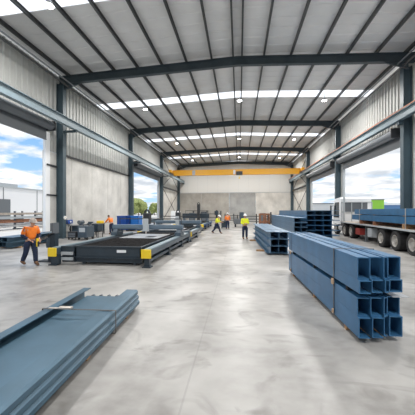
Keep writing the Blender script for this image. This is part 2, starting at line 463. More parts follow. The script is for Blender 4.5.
# ------------------------------------------------------------------ steel sections
ORD = ['first','second','third','fourth','fifth','sixth','seventh','eighth']
def channel_mesh(L, H, W, t=.014, name='channel'):
    m = MB(); m.prism([(0,0),(W,0),(W,t),(t*.8,t),(t*.8,H-t),(W,H-t),(W,H),(0,H)], 0, L, 'Y'); return m.mesh(name)
def hbeam_mesh(L, H, W, t=.016, name='beam'):
    m = MB(); m.prism([(0,0),(W,0),(W,t),(W/2+t/2,t),(W/2+t/2,H-t),(W,H-t),(W,H),(0,H),(0,H-t),(W/2-t/2,H-t),(W/2-t/2,t),(0,t)], 0, L, 'Y'); return m.mesh(name)
def box_mesh(L, H, W, t=.014):
    m = MB(); m.prism([(0,0),(W,0),(W,t),(t,t),(t,H-t),(W,H-t),(W,H),(0,H)], 0, L, 'Y'); m.box(W-t, W, 0, L, t, H-t); return m.mesh('box_section')
_cache = {}
def steel(kind, L, H, W, m_, name, label, group, loc, rz, base=(0,0)):
    key = (kind, round(L,3), H, W, m_.name)
    if key not in _cache:
        me = (hbeam_mesh if kind == 'H' else box_mesh if kind == 'B' else channel_mesh)(L, H, W)
        if kind == 'R': me.transform(Matrix.Translation((W, 0, 0)) @ Matrix.Scale(-1, 4, (1,0,0))); me.flip_normals()
        me.materials.append(m_); _cache[key] = me
    o = bpy.data.objects.new(name, _cache[key]); C.objects.link(o)
    o.location = loc; o.rotation_euler = (0,0,rz); tag(o, label, 'steel beam', group); return o
def rot2(x, y, a): return (x*math.cos(a)-y*math.sin(a), x*math.sin(a)+y*math.cos(a))
def timbers(origin, rz, w, ys, h, where, x0=-.12, sq=.09):
    for i, yy in enumerate(ys):
        dx, dy = rot2(x0, yy, rz)
        o = MB().box(0, w+.24, -sq/2, sq/2, 0, h, bev=.006).build('timber_bearer', M['timber'], loc=(origin[0]+dx, origin[1]+dy, 0))
        o.rotation_euler = (0,0,rz)
        tag(o, 'timber bearer under %s, %s from its near end' % (where, ORD[i]), 'timber', 'timber bearers under steel piles')
def band(origin, rz, yy, w, z0, z1, where, m_=None, clip=True, x0=0, wd=.035):
    """a strap round a pile: thin closed loop"""
    dx, dy = rot2(0, yy, rz); m = MB(); e = .006
    m.box(x0-e-.004, x0-e, -wd/2, wd/2, z0-e, z1+e); m.box(x0+w+e, x0+w+e+.004, -wd/2, wd/2, z0-e, z1+e)
    m.box(x0-e, x0+w+e, -wd/2, wd/2, z1+e, z1+e+.004); m.box(x0-e, x0+w+e, -wd/2, wd/2, z0-e-.004, z0-e)
    t = thing('binding_strap', 'dark binding strap around %s' % where, 'strap', (origin[0]+dx, origin[1]+dy, 0), rz, 'straps binding the steel')
    m.build('strap_band', m_ or M['strap'], t)
    if clip:
        k = MB(); zc = (z0+z1)/2
        k.box(x0-.05, x0-.011, -.035, .035, zc-.05, zc+.05, bev=.012); k.build('strap_clip', M['knot'], t)
        MB().box(x0-.04, x0-.011, -.03, .03, z0+.02, z0+.1, bev=.01).build('strap_clip', M['knot'], t)
    return t

# --- pile 1 (near right)
P1, a1 = (1.83, 4.33), R(2.2)
cols = [(0, .17, 0), (.213, .165, .04), (.422, .055, .08), (.505, .195, .12)]
rows = [(.085, .315, 'bottom'), (.402, .29, 'second'), (.775, .20, 'third'), (.978, .345, 'top')]
for r_i, (z, H, rn) in enumerate(rows):
    for c_i, (cx, W, off) in enumerate(cols):
        o2 = off+random.uniform(-.03, .03) + (.04 if r_i % 2 else 0); dx, dy = rot2(cx, o2, a1)
        zz = z + (.0 if c_i != 2 or r_i != 3 else 0)
        steel('B' if c_i == 3 else 'C', 4.75-o2+.0, H, W, M['steel'], 'steel_channel', 'blue channel in the near right pile, %s row, %s from aisle' % (rn, ORD[c_i]),
              'channels in the near right pile', (P1[0]+dx, P1[1]+dy, zz), a1)
timbers(P1, a1, .40, (.5, 2.2, 4.2), .083, 'the near right pile', x0=.01)
for i, yy in enumerate((.45, 2.2, 4.2)):
    dx, dy = rot2(.01, yy, a1); o = MB().box(0, .63, -.03, .03, .695, .773).build('spacer_batten', M['darker'], loc=(P1[0]+dx, P1[1]+dy, 0)); o.rotation_euler = (0,0,a1)
    tag(o, 'dark spacer batten between the layers of the near right pile, %s from its near end' % ORD[i], 'batten', 'spacers in the near right pile')
band(P1, a1, .95, .705, .09, 1.324, 'the near right pile towards its near end')
band(P1, a1, 4.4, .705, .09, 1.324, 'the near right pile at its far end')
# loose light flats sticking out of pile 1
dx, dy = rot2(.55, .2, a1)
o = MB().box(0, .24, -.12, .2, .70, .712).build('loose_steel_flat', M['plate'], loc=(P1[0]+dx, P1[1]+dy, 0)); tag(o, 'pale loose steel flat sticking out between layers of the near right pile', 'steel plate')

# --- pile 2
P2, a2 = (1.27, 12.4), R(1.9)
for r_i in range(3):
    for c_i in range(3):
        off = random.uniform(-.1, .1); dx, dy = rot2(c_i*.375, off, a2)
        steel('H', 7.6, .325, .355, M['steel2'], 'steel_beam', 'blue steel beam in the low middle pile, %s row, %s from aisle' % (('bottom','middle','top')[r_i], ORD[c_i]),
              'channels in the low middle pile', (P2[0]+dx, P2[1]+dy, .085+r_i*.33), a2)
timbers(P2, a2, 1.15, (1.2, 5.8), .083, 'the low middle pile', x0=-.36, sq=.14)
band(P2, a2, 1.4, 1.12, .09, 1.075, 'the low middle pile', clip=False)

# --- pile 3 tall (A) and lower (B)
P3, a3 = (4.42, 18.1), 0.
for r_i in range(6):
    for c_i in range(4):
        dx = c_i*.53; off = random.uniform(-.08, .08)
        steel('C', 12.0, .325, .50, M['steel'] if r_i < 5 else M['steel2'], 'steel_channel', 'blue channel in the tall far pile, %s row up, %s from aisle' % (ORD[r_i], ORD[c_i]),
              'channels in the tall far pile', (P3[0]+dx, P3[1]+off, .085+r_i*.33), 0)
timbers(P3, 0, 1.9, (1.0, 6.0, 11.0), .083, 'the tall far pile', x0=-.04)
P4 = (3.5, 17.4)
for r_i in range(5):
    for c_i in range(2):
        steel('C', 11.8, .295, .40, M['steel2'], 'steel_channel', 'blue channel beside the tall far pile, %s row up, %s from aisle' % (ORD[r_i], ORD[c_i]),
              'channels in the pile beside the tall one', (P4[0]+c_i*.41, P4[1]+random.uniform(-.08,.08), .085+r_i*.30), 0)
timbers(P4, 0, .82, (1.2, 6.2, 10.8), .083, 'the pile beside the tall one', x0=-.2)

# rusty stands beyond the piles
for i, (x, y_) in enumerate(((2.35, 28.5), (3.0, 28.9), (2.6, 30.6), (3.25, 31.2))):
    t = thing('steel_stand', 'rust-brown steel trestle stand behind the low pile, %s of four' % ORD[i], 'stand', (x, y_, 0), .2*i, 'rusty trestle stands')
    MB().box(-.28, .28, -.06, .06, 1.55, 1.72).build('top_rail', M['rust'], t)
    for s in (-1, 1): MB().bar((s*.22, -.22, 0), (s*.22, 0, 1.56), .08, .08).bar((s*.22, .22, 0), (s*.22, 0, 1.56), .08, .08).build('leg', M['rust'], t)
    MB().box(-.26, .26, -.03, .03, .75, .85).build('brace', M['rust'], t)

# --- near left stack
P5, a5 = (-3.27, 5.28), R(2.4)
def place5(x, yy): dx, dy = rot2(x, yy, a5); return (P5[0]+dx, P5[1]+dy)
L5 = 4.2
x_, y_ = place5(0.0, -L5)
def slotted(W, H, L, t=.012): # wide plate-like beam laid on its side
    return MB().prism([(0,0),(W,0),(W,H),(W-t*1.6,H),(W-t*1.6,t),(t*1.6,t),(t*1.6,H),(0,H)], 0, L, 'Y')
for (x0, W, H, z, lab, mm) in ((.0, .15, .34, .07, 'left edge channel of the near left steel stack', 'steel3'),):
    o = MB().prism([(x0,z),(x0+W,z),(x0+W,z+.014),(x0+.014,z+.014),(x0+.014,z+H-.014),(x0+W,z+H-.014),(x0+W,z+H),(x0,z+H)], 0, L5, 'Y').build('steel_channel', M[mm], loc=(x_, y_, 0)); o.rotation_euler=(0,0,a5); tag(o, lab, 'steel beam', 'near left steel stack')
# wide H-beams laid flat in the centre (web horizontal), two high
for k, (z, lab) in enumerate(((.07, 'wide flat steel section, lower of two, in the near left stack'), (.19, 'wide flat steel plate section on top of the near left stack'))):
    xx, yy2 = place5(.17, -L5)
    o = MB().prism([(0,0),(.71,0),(.71,.115),(0,.115)], .0, L5-.18, 'Y').build('steel_section', M['steel3'], loc=(xx, yy2, z)); o.rotation_euler=(0,0,a5); tag(o, lab, 'steel beam', 'near left steel stack')
for k in range(4):
    xx, yy2 = place5(.22+k*.17, -.17)
    t_ = thing('stud_end', 'dark round stud end behind the near left stack, %s from the left' % ORD[k], 'bolt', (xx, yy2, .25), a5, 'stud ends on the near left stack')
    MB().cyl((0,.0,0), (0,.17,0), .022, n=10).build('shank', M['dark'], t_); MB().cyl((0,.12,0), (0,.17,0), .036, n=6).build('nut', M['mgrey'], t_)
# three sloped channels stacked at the right
for k in range(3):
    xx, yy2 = place5(.965, -L5); z = .07+k*.118
    W = .235
    o = MB().prism([(0,0),(W,0),(W,.012),(.014,.012),(.014,.102),(W,.102),(W,.114),(0,.114)] if 0 else [(0,0),(W-.03,0),(W,.03),(W,.085),(W-.03,.114),(0,.114),(0,.102),(W-.05,.102),(W-.05,.012),(0,.012)], .0, L5+.02-.05*k, 'Y').build('steel_channel', M['steel3'], loc=(xx, yy2, z)); o.rotation_euler=(0,0,a5)
    tag(o, '%s of the three channels along the right side of the near left stack' % ('lowest','middle','topmost')[k], 'steel beam', 'near left steel stack')
timbers((P5[0], P5[1]), a5, .85, (-3.6, -1.9, -.5), .068, 'the near left stack', x0=.05)
t = band(place5(0, -1.25), a5, 0, 1.23, .072, .424, 'the near left steel stack', wd=.03, clip=False)
k = MB(); k.box(.28, .50, -.04, .04, .435, .47, bev=.012); k.box(.10, .3, -.025, .025, .435, .45, bev=.006); k.build('ratchet_buckle', M['buckle'], t)

# --- dark stack in the left doorway
P6, a6 = (-13.0, 12.75), R(2.)
for r_i in range(2):
    for c_i in range(3):
        dx, dy = rot2(c_i*.35, random.uniform(-.15,.15), a6)
        steel('C', 3.9, .26, .33, M['steel3'], 'steel_channel', 'grey-blue steel channel lying in the left doorway, %s row, %s from the yard' % (('lower','upper')[r_i], ORD[c_i]),
              'channels in the left doorway', (P6[0]+dx, P6[1]+dy, .085+r_i*.265), a6)
timbers(P6, a6, 1.0, (.5, 3.2), .083, 'the steel in the left doorway')

# ------------------------------------------------------------------ cutting tables
def cutting_table(x0, x1, y0, y1, lab, rail_m, gy, big=False, lx=.55):
    """x0/x1: centre lines of left and right rails; y0 near end"""
    t = thing('cutting_table', lab, 'machine', (x0, y0, 0)); W = x1-x0; L = y1-y0
    bx0, bx1 = lx, W-.32; b0 = .35
    m = MB()   # bed tray
    if lx > .6:
        m.box(.14, bx0+.02, b0-.07, b0+.02, .46, .69, bev=.01); m.box(.14, bx0+.02, b0-.0, b0+.03, .08, .46); m.box(bx0, bx1, b0+.05, b0+.12, .08, .24)
    m.box(bx0, bx1, b0, b0+.06, .22, .70, bev=.008); m.box(bx0, bx1, L-.06, L, .22, .70)
    m.box(bx0, bx0+.06, b0, L, .22, .70); m.box(bx1-.06, bx1, b0, L, .22, .70); m.box(bx0, bx1, b0, L, .22, .28)
    for z in (.24, .655): m.box(bx0-.02, bx1+.02, b0-.05, b0+.01, z, z+.05, bev=.006)
    m.box(bx1-.02, bx1+.04, b0, L, .64, .70)
    for k in range(int(L/2)+1):
        yy = b0+.1+k*(L-b0-.3)/int(L/2)
        for xx in (bx0+.25, bx1-.35): m.box(xx, xx+.12, yy, yy+.12, 0, .23)
    m.build('bed', M['navy'], t)
    m = MB(); nn = int((L-b0-.2)/.11)
    for k in range(nn):
        yy = b0+.12+k*.11; m.box(bx0+.06, bx1-.06, yy, yy+.012, .45, .675)
    for k in range(9):
        xx = bx0+.2+k*(bx1-bx0-.4)/8; m.box(xx, xx+.012, b0+.08, L-.08, .45, .655)
    m.box(bx0+.06, bx1-.06, b0+.07, L-.07, .44, .46)
    m.build('slat_grid', M['slat'], t)
    for xx, w in ((0, .26), (W, .30)):
        m = MB(); m.box(xx-w/2, xx+w/2, .02, L, .42, .63, bev=.01)
        m.box(xx-.06, xx+.06, .1, L, .17, .27)
        rl = m.build('side_rail', rail_m, t)
        MB().box(xx-w/2+.03, xx+w/2-.03, .1, L, .632, .665).build('rail_track', M['runway'], rl)
        MB().box(xx-w/2-.03, xx+w/2+.03, -.06, .02, .34, .66, bev=.02).build('end_cap', M['yellow'], rl, label='yellow end cap')
        k = 0; yy = .12
        while yy < L:
            m = MB(); m.box(xx-.1, xx+.1+(.1 if lx > .6 and yy < 1 and xx == 0 else 0), yy-.08, yy+.08, .04, .425); m.box(xx-.16, xx+.16, yy-.14, yy+.14, 0, .04); m.build('foot', M['navy'], t); yy += 2.75
    for z in (.22, .42):
        m = MB(); z = z-.05 if lx > .6 else z; m.box(.19, bx0+.0, .2, .26, z, z+.11); m.build('tie_bar', M['lgrey'], t, label='light grey tie bar')
    m = MB(); cxm = (bx0+bx1)/2+.55; m.box(cxm-.18, cxm+.18, b0-.008+0, b0-.001, .47, .57); m.build('name_plate', M['white'], t, label='small white plate')
    # gantry
    z0 = .67; g = gy-y0
    H = .25 if not big else .55
    zb = 1.0 if not big else 1.15
    m = MB(); m.box(-.2, W+.2, g-.18, g+.18, zb, zb+H, bev=.02); m.box(-.2, W+.2, g-.21, g-.18, zb+H*.3, zb+H*.7)
    gb = m.build('gantry_beam', M['gantry'] if not big else M['navy'], t)
    for xx in (0, W):
        m = MB(); m.box(xx-.17, xx+.17, g-.45, g+.45, z0, .86, bev=.02); m.prism([(g-.3, .86), (g+.3, .86), (g+.18, zb), (g-.18, zb)], xx-.12, xx+.12, 'X'); m.build('gantry_carriage', M['navy2'], t)
    m = MB(); zt = zb+H+.33; m.cyl((.1, g+.1, zt), (W+.1, g+.1, zt), .028, n=8)
    for xx in (.12, W*.5, W+.08): m.cyl((xx, g+.1, zb+H-.02), (xx, g+.1, zt), .02, n=6)
    m.build('cable_rail', M['dark'], gb)
    hx = W*.50 if not big else W*.62
    hz = 2.15 if not big else 3.05
    m = MB(); m.box(hx-.15, hx+.15, g-.38, g-.21, z0+.25, zb+H+.35, bev=.02); hd = m.build('torch_carriage', M['lgrey'] if not big else M['dark'], t)
    m = MB(); m.cyl((hx, g-.3, z0+.1), (hx, g-.3, z0+.28), .03, .05, n=10); m.build('torch_tip', M['buckle'], hd)
    m = MB(); m.box(hx-.16, hx+.20, g-.34, g+.05, zb+H+.05, hz-.25, bev=.03)
    for q in range(9):
        a = PI*q/8; a2_ = PI*(q+1)/8
        m.bar((hx+.02-.14*math.cos(a), g-.15, hz-.28+.22*math.sin(a)), (hx+.02-.14*math.cos(a2_), g-.15, hz-.28+.22*math.sin(a2_)), .14, .07)
    m.build('cable_chain', M['dark'], hd)
    return t
T1 = cutting_table(-6.9, -3.28, 9.12, 16.4, 'large navy cutting table in front with yellow end caps and dark slatted bed', M['navy2'], 14.4, lx=.66)
T2 = cutting_table(-6.6, -3.25, 17.1, 22.6, 'second cutting table with grey rails behind the large one', M['mgrey'], 21.2)
T3 = cutting_table(-6.5, -3.7, 26.3, 35.0, 'far cutting machine with heavy dark gantry near the back wall', M['machblue'], 31.2, big=True)
# plates on tables
o = MB().box(-5.95, -3.95, 12.6, 14.9, .678, .690).build('steel_sheet', M['plate']); tag(o, 'bare silver steel sheet lying on the front cutting table bed', 'steel plate')
o = MB().box(-4.75, -4.3, 13.0, 13.6, .692, .70).build('cut_part', M['dark']); tag(o, 'dark cut part lying on the silver sheet', 'steel plate')
o = MB().box(-5.6, -4.0, 18.0, 20.2, .678, .690).build('steel_sheet', M['plate']); tag(o, 'pale steel sheet on the second cutting table', 'steel plate')
# long blue box between
t = thing('control_box', 'navy control box at the near right corner of the second cutting table', 'control box', (-3.42, 16.75, 0))
MB().box(-.3, .3, -.25, .25, .12, .75, bev=.02).build('box_body', M['blue2'] if 0 else M['navy2'], t)
MB().box(-.2, -.1, -.1, .1, 0, .13).box(.1, .2, -.1, .1, 0, .13).build('legs', M['dark'], t)

# operator console at the front left corner
t = thing('operator_console', 'dark pedestal operator console with slanted tray beside the front table', 'console', (-7.5, 9.95, 0), 0)
MB().box(-.55, .22, -.25, .2, 0, .025).build('base_plate', M['dark'], t)
MB().box(-.14, .16, -.12, .12, .025, 1.13, bev=.015).build('pedestal', M['navy'], t)
MB().box(-.62, .12, -.24, .2, 1.13, 1.16, rot=(0, R(-24), 0), piv=(.1, 0, 1.15)).build('tray', M['dark'], t)
m = MB(); m.box(.08, .13, -.18, .18, 1.14, 1.55); m.box(.02, .08, -.2, .2, 1.22, 1.54); sc_ = m.build('screen', M['mgrey'], t)
MB().box(.012, .019, -.17, .17, 1.25, 1.51).build('screen_glass', M['glass'], sc_)
MB().box(-.2, -.05, -.135, -.121, .55, .95).build('cabinet_door', M['navy2'], t)

# ------------------------------------------------------------------ white cabinet, blue bins, clutter
t = thing('electrical_cabinet', 'tall white electrical cabinet left of the far cutting machine', 'cabinet', (-7.55, 30.2, 0)) 
t.location = (-7.4, 30.6, 0)
MB().box(-.5, .5, -.4, .4, .08, 2.0, bev=.015).build('body', M['white'], t)
for s in (-1, 1):
    d = MB().box(min(0, s*.49)+.01, max(0, s*.49)-.01, -.425, -.402, .14, 1.94, bev=.004).build('cabinet_door', M['white'], t)
    MB().box(s*.06-.015, s*.06+.015, -.45, -.426, .95, 1.15).build('handle', M['dark'], d)
MB().box(-.46, .46, -.35, .35, 0, .08).build('plinth', M['dark'], t)
MB().box(.06, .4, -.435, -.426, .25, .85).build('vent_panel', M['dark'], t)
MB().box(.12, .26, -.435, -.426, 1.6, 1.8).build('display', M['dark'], t)

def bin_(x, y_, w, d_, h, m_, lab, grp=None):
    t = thing('plastic_bin', lab, 'bin', (x, y_, 0), 0, grp)
    m = MB()
    m.box(-w/2, w/2, -d_/2, d_/2, .12, .17)
    for a in ((-w/2, -w/2+.04, -d_/2, d_/2), (w/2-.04, w/2, -d_/2, d_/2), (-w/2, w/2, -d_/2, -d_/2+.04), (-w/2, w/2, d_/2-.04, d_/2)): m.box(*a, .12, h)
    for k in range(6): xx = -w/2+.08+k*(w-.16)/5; m.box(xx-.02, xx+.02, -d_/2-.02, -d_/2, .2, h-.1)
    m.box(-w/2-.03, w/2+.03, -d_/2-.03, d_/2+.03, h-.05, h+.02, bev=.01)
    m.build('bin_body', m_, t)
    MB().box(-w/2, -w/2+.12, -d_/2, d_/2, 0, .12).box(w/2-.12, w/2, -d_/2, d_/2, 0, .12).build('skids', M['dark'], t)
bin_(-11.5, 25.6, 1.05, 1.1, 1.5, M['blue'], 'dark blue plastic bin against the left wall behind the table')
bin_(-10.35, 25.9, .85, 1.1, 1.5, M['blue2'], 'lighter blue plastic bin to the right of the dark blue one')

# workbench along left wall with tools
t = thing('workbench', 'cluttered dark steel workbench along the left concrete wall', 'workbench', (-12.35, 20.6, 0))
MB().box(-.45, .45, -1.9, 1.9, .86, .92).build('bench_top', M['mgrey'], t)
for sx in (-1, 1):
    for sy in (-1, 1): MB().box(sx*.38-.04, sx*.38+.04, sy*1.8-.04, sy*1.8+.04, 0, .86).build('leg', M['dark'], t)
MB().box(-.4, .4, -1.8, 1.8, .25, .29).build('shelf', M['dark'], t)
for q in (-1.2, .0, 1.2): MB().box(-.36, .38, q-.5, q+.5, .295, .855, bev=.01).build('drawer_unit', M['navy2'], t)
t = thing('grinder', 'dark blue bench grinder standing on the workbench nearer end', 'grinder', (-12.2, 19.3, .921))
m = MB(); m.box(-.12, .12, -.14, .14, 0, .12, bev=.02); m.cyl((0,-.2,.22), (0,.2,.22), .13, n=18); m.build('motor', M['navy2'], t)
for s in (-1, 1): MB().cyl((0,s*.21,.22), (0,s*.27,.22), .15, n=18).build('grinding_wheel', M['mgrey'], t)
t = thing('bench_vise', 'blue-grey bench vise on the workbench', 'vise', (-12.1, 20.3, .921))
m = MB(); m.box(-.12, .12, -.12, .12, 0, .1, bev=.01); m.box(-.08, .3, -.07, .07, .1, .22, bev=.01); m.build('vise_body', M['navy2'], t); MB().cyl((.3, 0, .14), (.5, 0, .14), .02, n=8).cyl((.48, -.14, .14), (.48, .14, .14), .012, n=6).build('screw_handle', M['lgrey'], t)
o = MB().box(-.2,.2,-.3,.3,0,.2,bev=.03).box(-.17,.17,-.26,.26,.2,.24).build('tool_tray', M['yellow'], loc=(-12.1, 22.0, .921)); tag(o, 'yellow-orange tool tray on the workbench next to the bending worker', 'tray')
t = thing('oxygen_bottle_trolley', 'dark tool trolley with wheels at the near end of the workbench', 'trolley', (-11.6, 17.5, 0)); t.name = 'tool_trolley'
MB().box(-.3, .3, -.25, .25, .12, .55, bev=.02).build('trolley_body', M['dark'], t)
MB().box(-.27, .27, -.26, -.252, .18, .3).box(-.27, .27, -.26, -.252, .34, .46).build('drawer', M['mgrey'], t)
for s in (-1, 1):
    for q in (-1, 1): MB().cyl((s*.25-.02, q*.18, .06), (s*.25+.02, q*.18, .06), .06, n=12).build('wheel', M['tyre'], t)
t = thing('welding_machine', 'navy welding machine on the floor beyond the front table', 'welder', (-10.8, 17.7, 0))
MB().box(-.33, .33, -.5, .5, .16, .95, bev=.03).build('welder_body', M['navy2'], t)
MB().box(-.22, .22, -.515, -.502, .55, .85).build('control_panel', M['lgrey'], t)
MB().cyl((-.22, 0, 1.05), (.22, 0, 1.05), .02, n=8).cyl((-.22, 0, .93), (-.22, 0, 1.05), .02, n=8).cyl((.22, 0, .93), (.22, 0, 1.05), .02, n=8).build('handle', M['dark'], t)
for s in (-1, 1):
    for q in (-1, 1): MB().cyl((s*.3-.03, q*.36, .1), (s*.3+.03, q*.36, .1), .1, n=14).build('wheel', M['tyre'], t)
t = thing('wire_feeder', 'small dark blue wire feeder beside the navy welding machine', 'welder', (-10.75, 19.1, 0))
MB().box(-.25, .25, -.35, .35, .5, 1.05, bev=.03).build('feeder_case', M['navy'], t)
MB().box(-.3, .3, -.4, .4, .42, .5).build('shelf', M['dark'], t)
for s in (-1, 1):
    for q in (-1, 1): MB().box(s*.25-.02, s*.25+.02, q*.33-.02, q*.33+.02, 0, .42).build('leg', M['dark'], t)
t = thing('socket_box', 'blue power socket box fixed on the concrete wall by the near column', 'socket box', (WL+.03, 19.4, 1.02))
MB().box(0, .16, -.32, .32, 0, .30, bev=.02).build('box_body', M['blue'], t)
MB().cyl((.16, .02, .15), (.2, .02, .15), .07, n=14).build('socket', M['white'], t)
t = thing('wall_speaker', 'cream round alarm bell on the near left column', 'bell', (CL+.005, 18.2, 1.52)); t.name = 'alarm_bell'
MB().cyl((0,0,0), (.07,0,0), .13, n=20).build('dome', M['white'], t); MB().cyl((.07,0,0), (.09,0,0), .03, n=12).build('centre_stud', M['yellow'], t)
# dark hose or broom leaning at wall
t = thing('broom', 'dark broom leaning against the concrete wall beside the near column', 'broom', (-12.9, 19.0, 0))
MB().cyl((.1, 0, .05), (-.38, .05, 1.6), .018, n=8).build('handle', M['dark'], t); MB().box(0, .3, -.05, .05, 0, .1).build('brush_head', M['darker'], t)

# machine tools at the back
t = thing('drill_press', 'tall dark drilling machine behind the standing orange worker', 'machine', (-2.55, 30.2, 0))
MB().box(-.3, .3, -.4, .4, 0, .2, bev=.02).build('base', M['dark'], t)
MB().cyl((0, .15, .2), (0, .15, 2.1), .1, n=14).build('post', M['dark'], t)
MB().box(-.2, .2, -.45, .3, 1.55, 2.0, bev=.04).build('drill_head', M['navy'], t)
MB().box(-.3, .3, -.4, .1, .85, .95).build('work_table', M['mgrey'], t)
t = thing('tool_bench', 'low navy tool bench in front of the standing orange worker', 'workbench', (-1.75, 30.5, 0))
MB().box(-.3, .5, -.35, .35, .75, .85).build('bench_top', M['navy2'], t)
MB().box(-.25, .45, -.3, .3, .1, .75).build('cupboard', M['navy'], t)
for s in (-.2, .4): MB().box(s-.03, s+.03, -.28, .28, 0, .1).build('foot', M['dark'], t)
t = thing('blue_milling_machine', 'blue-grey machine with upright post left of the yellow-shirted worker', 'machine', (.15, 33.5, 0)); t.name = 'milling_machine'
MB().box(-.8, .55, -.5, .5, .35, 1.0, bev=.03).build('machine_bed', M['mgrey'], t)
MB().box(-.1, .45, -.2, .4, 1.0, 1.85, bev=.05).build('machine_head', M['navy2'], t)
MB().box(-.7, -.5, -.4, .4, 0, .36).box(.3, .5, -.4, .4, 0, .36).build('plinth', M['dark'], t)
MB().cyl((-.35, 0, 1.0), (-.35, 0, 1.5), .06, n=12).build('spindle', M['dark'], t)
def rack(x, y_, w, h, lab, m_=M['dark'], d_=.9, lv=3):
    t = thing('steel_rack', lab, 'rack', (x, y_, 0), 0, 'racks along the back wall')
    for sx in (0, w*.5, w):
        m = MB(); m.box(sx-.06, sx+.06, -d_/2, -d_/2+.1, 0, h); m.box(sx-.06, sx+.06, d_/2-.1, d_/2, 0, h)
        for k in range(lv): z = .3+k*(h-.3)/lv; m.box(sx-.05, sx+.05, -d_/2, d_/2, z-.06, z)
        m.build('upright', m_, t)
    for k in range(lv):
        z = .3+k*(h-.3)/lv; MB().box(-.1, w+.1, -d_/2+.12, d_/2-.12, z+.005, z+.1).build('shelf', m_, t)
rack(.9, 40.5, 3.4, 1.55, 'long low dark steel rack behind the yellow-shirted worker')
rack(4.9, 42.0, 3.6, 1.8, 'dark steel rack near the back right corner behind the piles')
rack(-7.6, 44.0, 4.6, 2.0, 'dark steel rack behind the far cutting machine')
rack(-2.4, 46.0, 3.0, 1.5, 'dark steel rack at the middle of the back wall')
for i, (x, y_, h, mm) in enumerate(((3.1, 35.5, 1.7, 'navy'), (-5.1, 38.5, 1.9, 'navy'), (-6.9, 38.8, 1.7, 'navy2'))):
    t = thing('machine_cabinet', ['dark upright machine cabinet right of the yellow-shirted worker', 'navy machine cabinet behind the heavy gantry, right of two', 'blue-grey machine cabinet behind the heavy gantry, left of two'][i], 'cabinet', (x, y_, 0))
    MB().box(-.4, .4, -.4, .4, .08, h, bev=.02).build('body', M[mm], t); MB().box(-.32, .32, -.415, -.402, .2, h-.15, bev=.004).build('cabinet_door', M['mgrey'], t); MB().box(-.35, .35, -.35, .35, 0, .08).build('plinth', M['dark'], t)

# long blue beams on trestles behind the second table
for k in range(3):
    steel('H', 5.2, .30, .28, M['steel3' if k else 'steel'], 'steel_beam', 'blue steel beam lying beside the far left wall behind the blue bins, %s from the wall' % ORD[k], 'beams by the far left wall', (-12.2+k*.33, 33.2, .55), 0)
for k, yy in enumerate((34.0, 37.4)):
    t = thing('trestle', 'dark steel trestle under the beams by the far left wall, %s' % ('nearer', 'farther')[k], 'trestle', (-11.7, yy, 0), 0, 'trestles under beams')
    MB().box(-.65, .65, -.05, .05, .44, .545).build('top_rail', M['dark'], t)
    for s in (-1, 1): MB().bar((s*.55, -.25, 0), (s*.55, 0, .46), .06, .06).bar((s*.55, .25, 0), (s*.55, 0, .46), .06, .06).build('leg', M['dark'], t)

# ------------------------------------------------------------------ truck and trailer
TA = R(-3.0); TO = (7.80, 14.0)
def wheel(parent, x, y_, r=.5, w=.28, side=-1):
    """side -1: outer face towards local -x"""
    xo = x; xi = x+(-side)*w
    m = MB(); prof = [(0, r*.62), (0, r*.9), (.03, r*.985), (.06, r), (w-.06, r), (w-.03, r*.985), (w, r*.9), (w, r*.62)]
    t = bmesh.new(); N = 28; rings = []
    for i in range(N):
        a = 2*PI*i/N; rings.append([t.verts.new((xo-side*u, y_+rr*math.cos(a), r+rr*math.sin(a))) for u, rr in prof])
    for i in range(N):
        for j in range(len(prof)): 
            j2 = (j+1) % len(prof); t.faces.new((rings[i][j], rings[i][j2], rings[(i+1) % N][j2], rings[(i+1) % N][j]))
    bmesh.ops.recalc_face_normals(t, faces=t.faces); m.add(t)
    o = m.build('wheel', M['tyre'], parent)
    k = MB(); k.cyl((xo-side*.12, y_, r), (xo-side*.16, y_, r), r*.62, n=24); k.cyl((xo-side*.02, y_, r), (xo-side*.13, y_, r), r*.24, r*.28, n=16)
    t = bmesh.new(); rr = []
    for i in range(24):
        a = 2*PI*i/24; rr.append([t.verts.new((xo-side*u, y_+q*math.cos(a), r+q*math.sin(a))) for u, q in ((.01, r*.63), (.0, r*.58), (.11, r*.5), (.12, r*.62))])
    for i in range(24):
        for j in range(4): j2 = (j+1) % 4; t.faces.new((rr[i][j], rr[i][j2], rr[(i+1) % 24][j2], rr[(i+1) % 24][j]))
    bmesh.ops.recalc_face_normals(t, faces=t.faces); k.add(t)
    for q in range(8): a = 2*PI*q/8; k.cyl((xo-side*.09, y_+r*.36*math.cos(a), r+r*.36*math.sin(a)), (xo-side*.13, y_+r*.36*math.cos(a), r+r*.36*math.sin(a)), .03, n=6)
    k.build('rim', M['rim'], o); return o
TR = thing('semi_trailer', 'long flatbed semi-trailer with pale deck parked along the right wall', 'trailer', (*TO, 0), TA)
m = MB(); m.box(0, 2.4, -6.0, 8.9, 1.08, 1.16); dk = m.build('deck', M['deckm'], TR)
MB().box(-.015, -.001, -6, 8.9, 1.08, 1.165).box(2.401, 2.415, -6, 8.9, 1.08, 1.165).build('side_rave', M['lgrey'], TR, label='pale grey deck edge')
m = MB()
for x in (.75, 1.55): m.box(x, x+.1, -5.9, 5.9, .72, 1.08); m.box(x, x+.1, 5.9, 8.0, .98, 1.08)
for k in range(18): m.box(.05, 2.35, -5.8+k*.82, -5.74+k*.82, .96, 1.075)
m.build('chassis', M['dark'], TR)
for yy in (-2.5, -1.0, .5, 2.0): 
    wheel(TR, .02, yy, .5, .5, -1); wheel(TR, 2.38, yy, .5, .5, 1)
    MB().cyl((.5, yy, .5), (1.9, yy, .5), .07, n=10).build('axle', M['dark'], TR)
m = MB(); m.box(.03, .55, -4.4, -3.65, .35, .75, bev=.02); m.build('toolbox', M['lgrey'], TR, label='pale grey toolbox')
m = MB(); m.box(.1, .5, 5.15, 5.95, .38, .82, bev=.02); m.build('side_locker', M['red'], TR, label='dark red side locker')
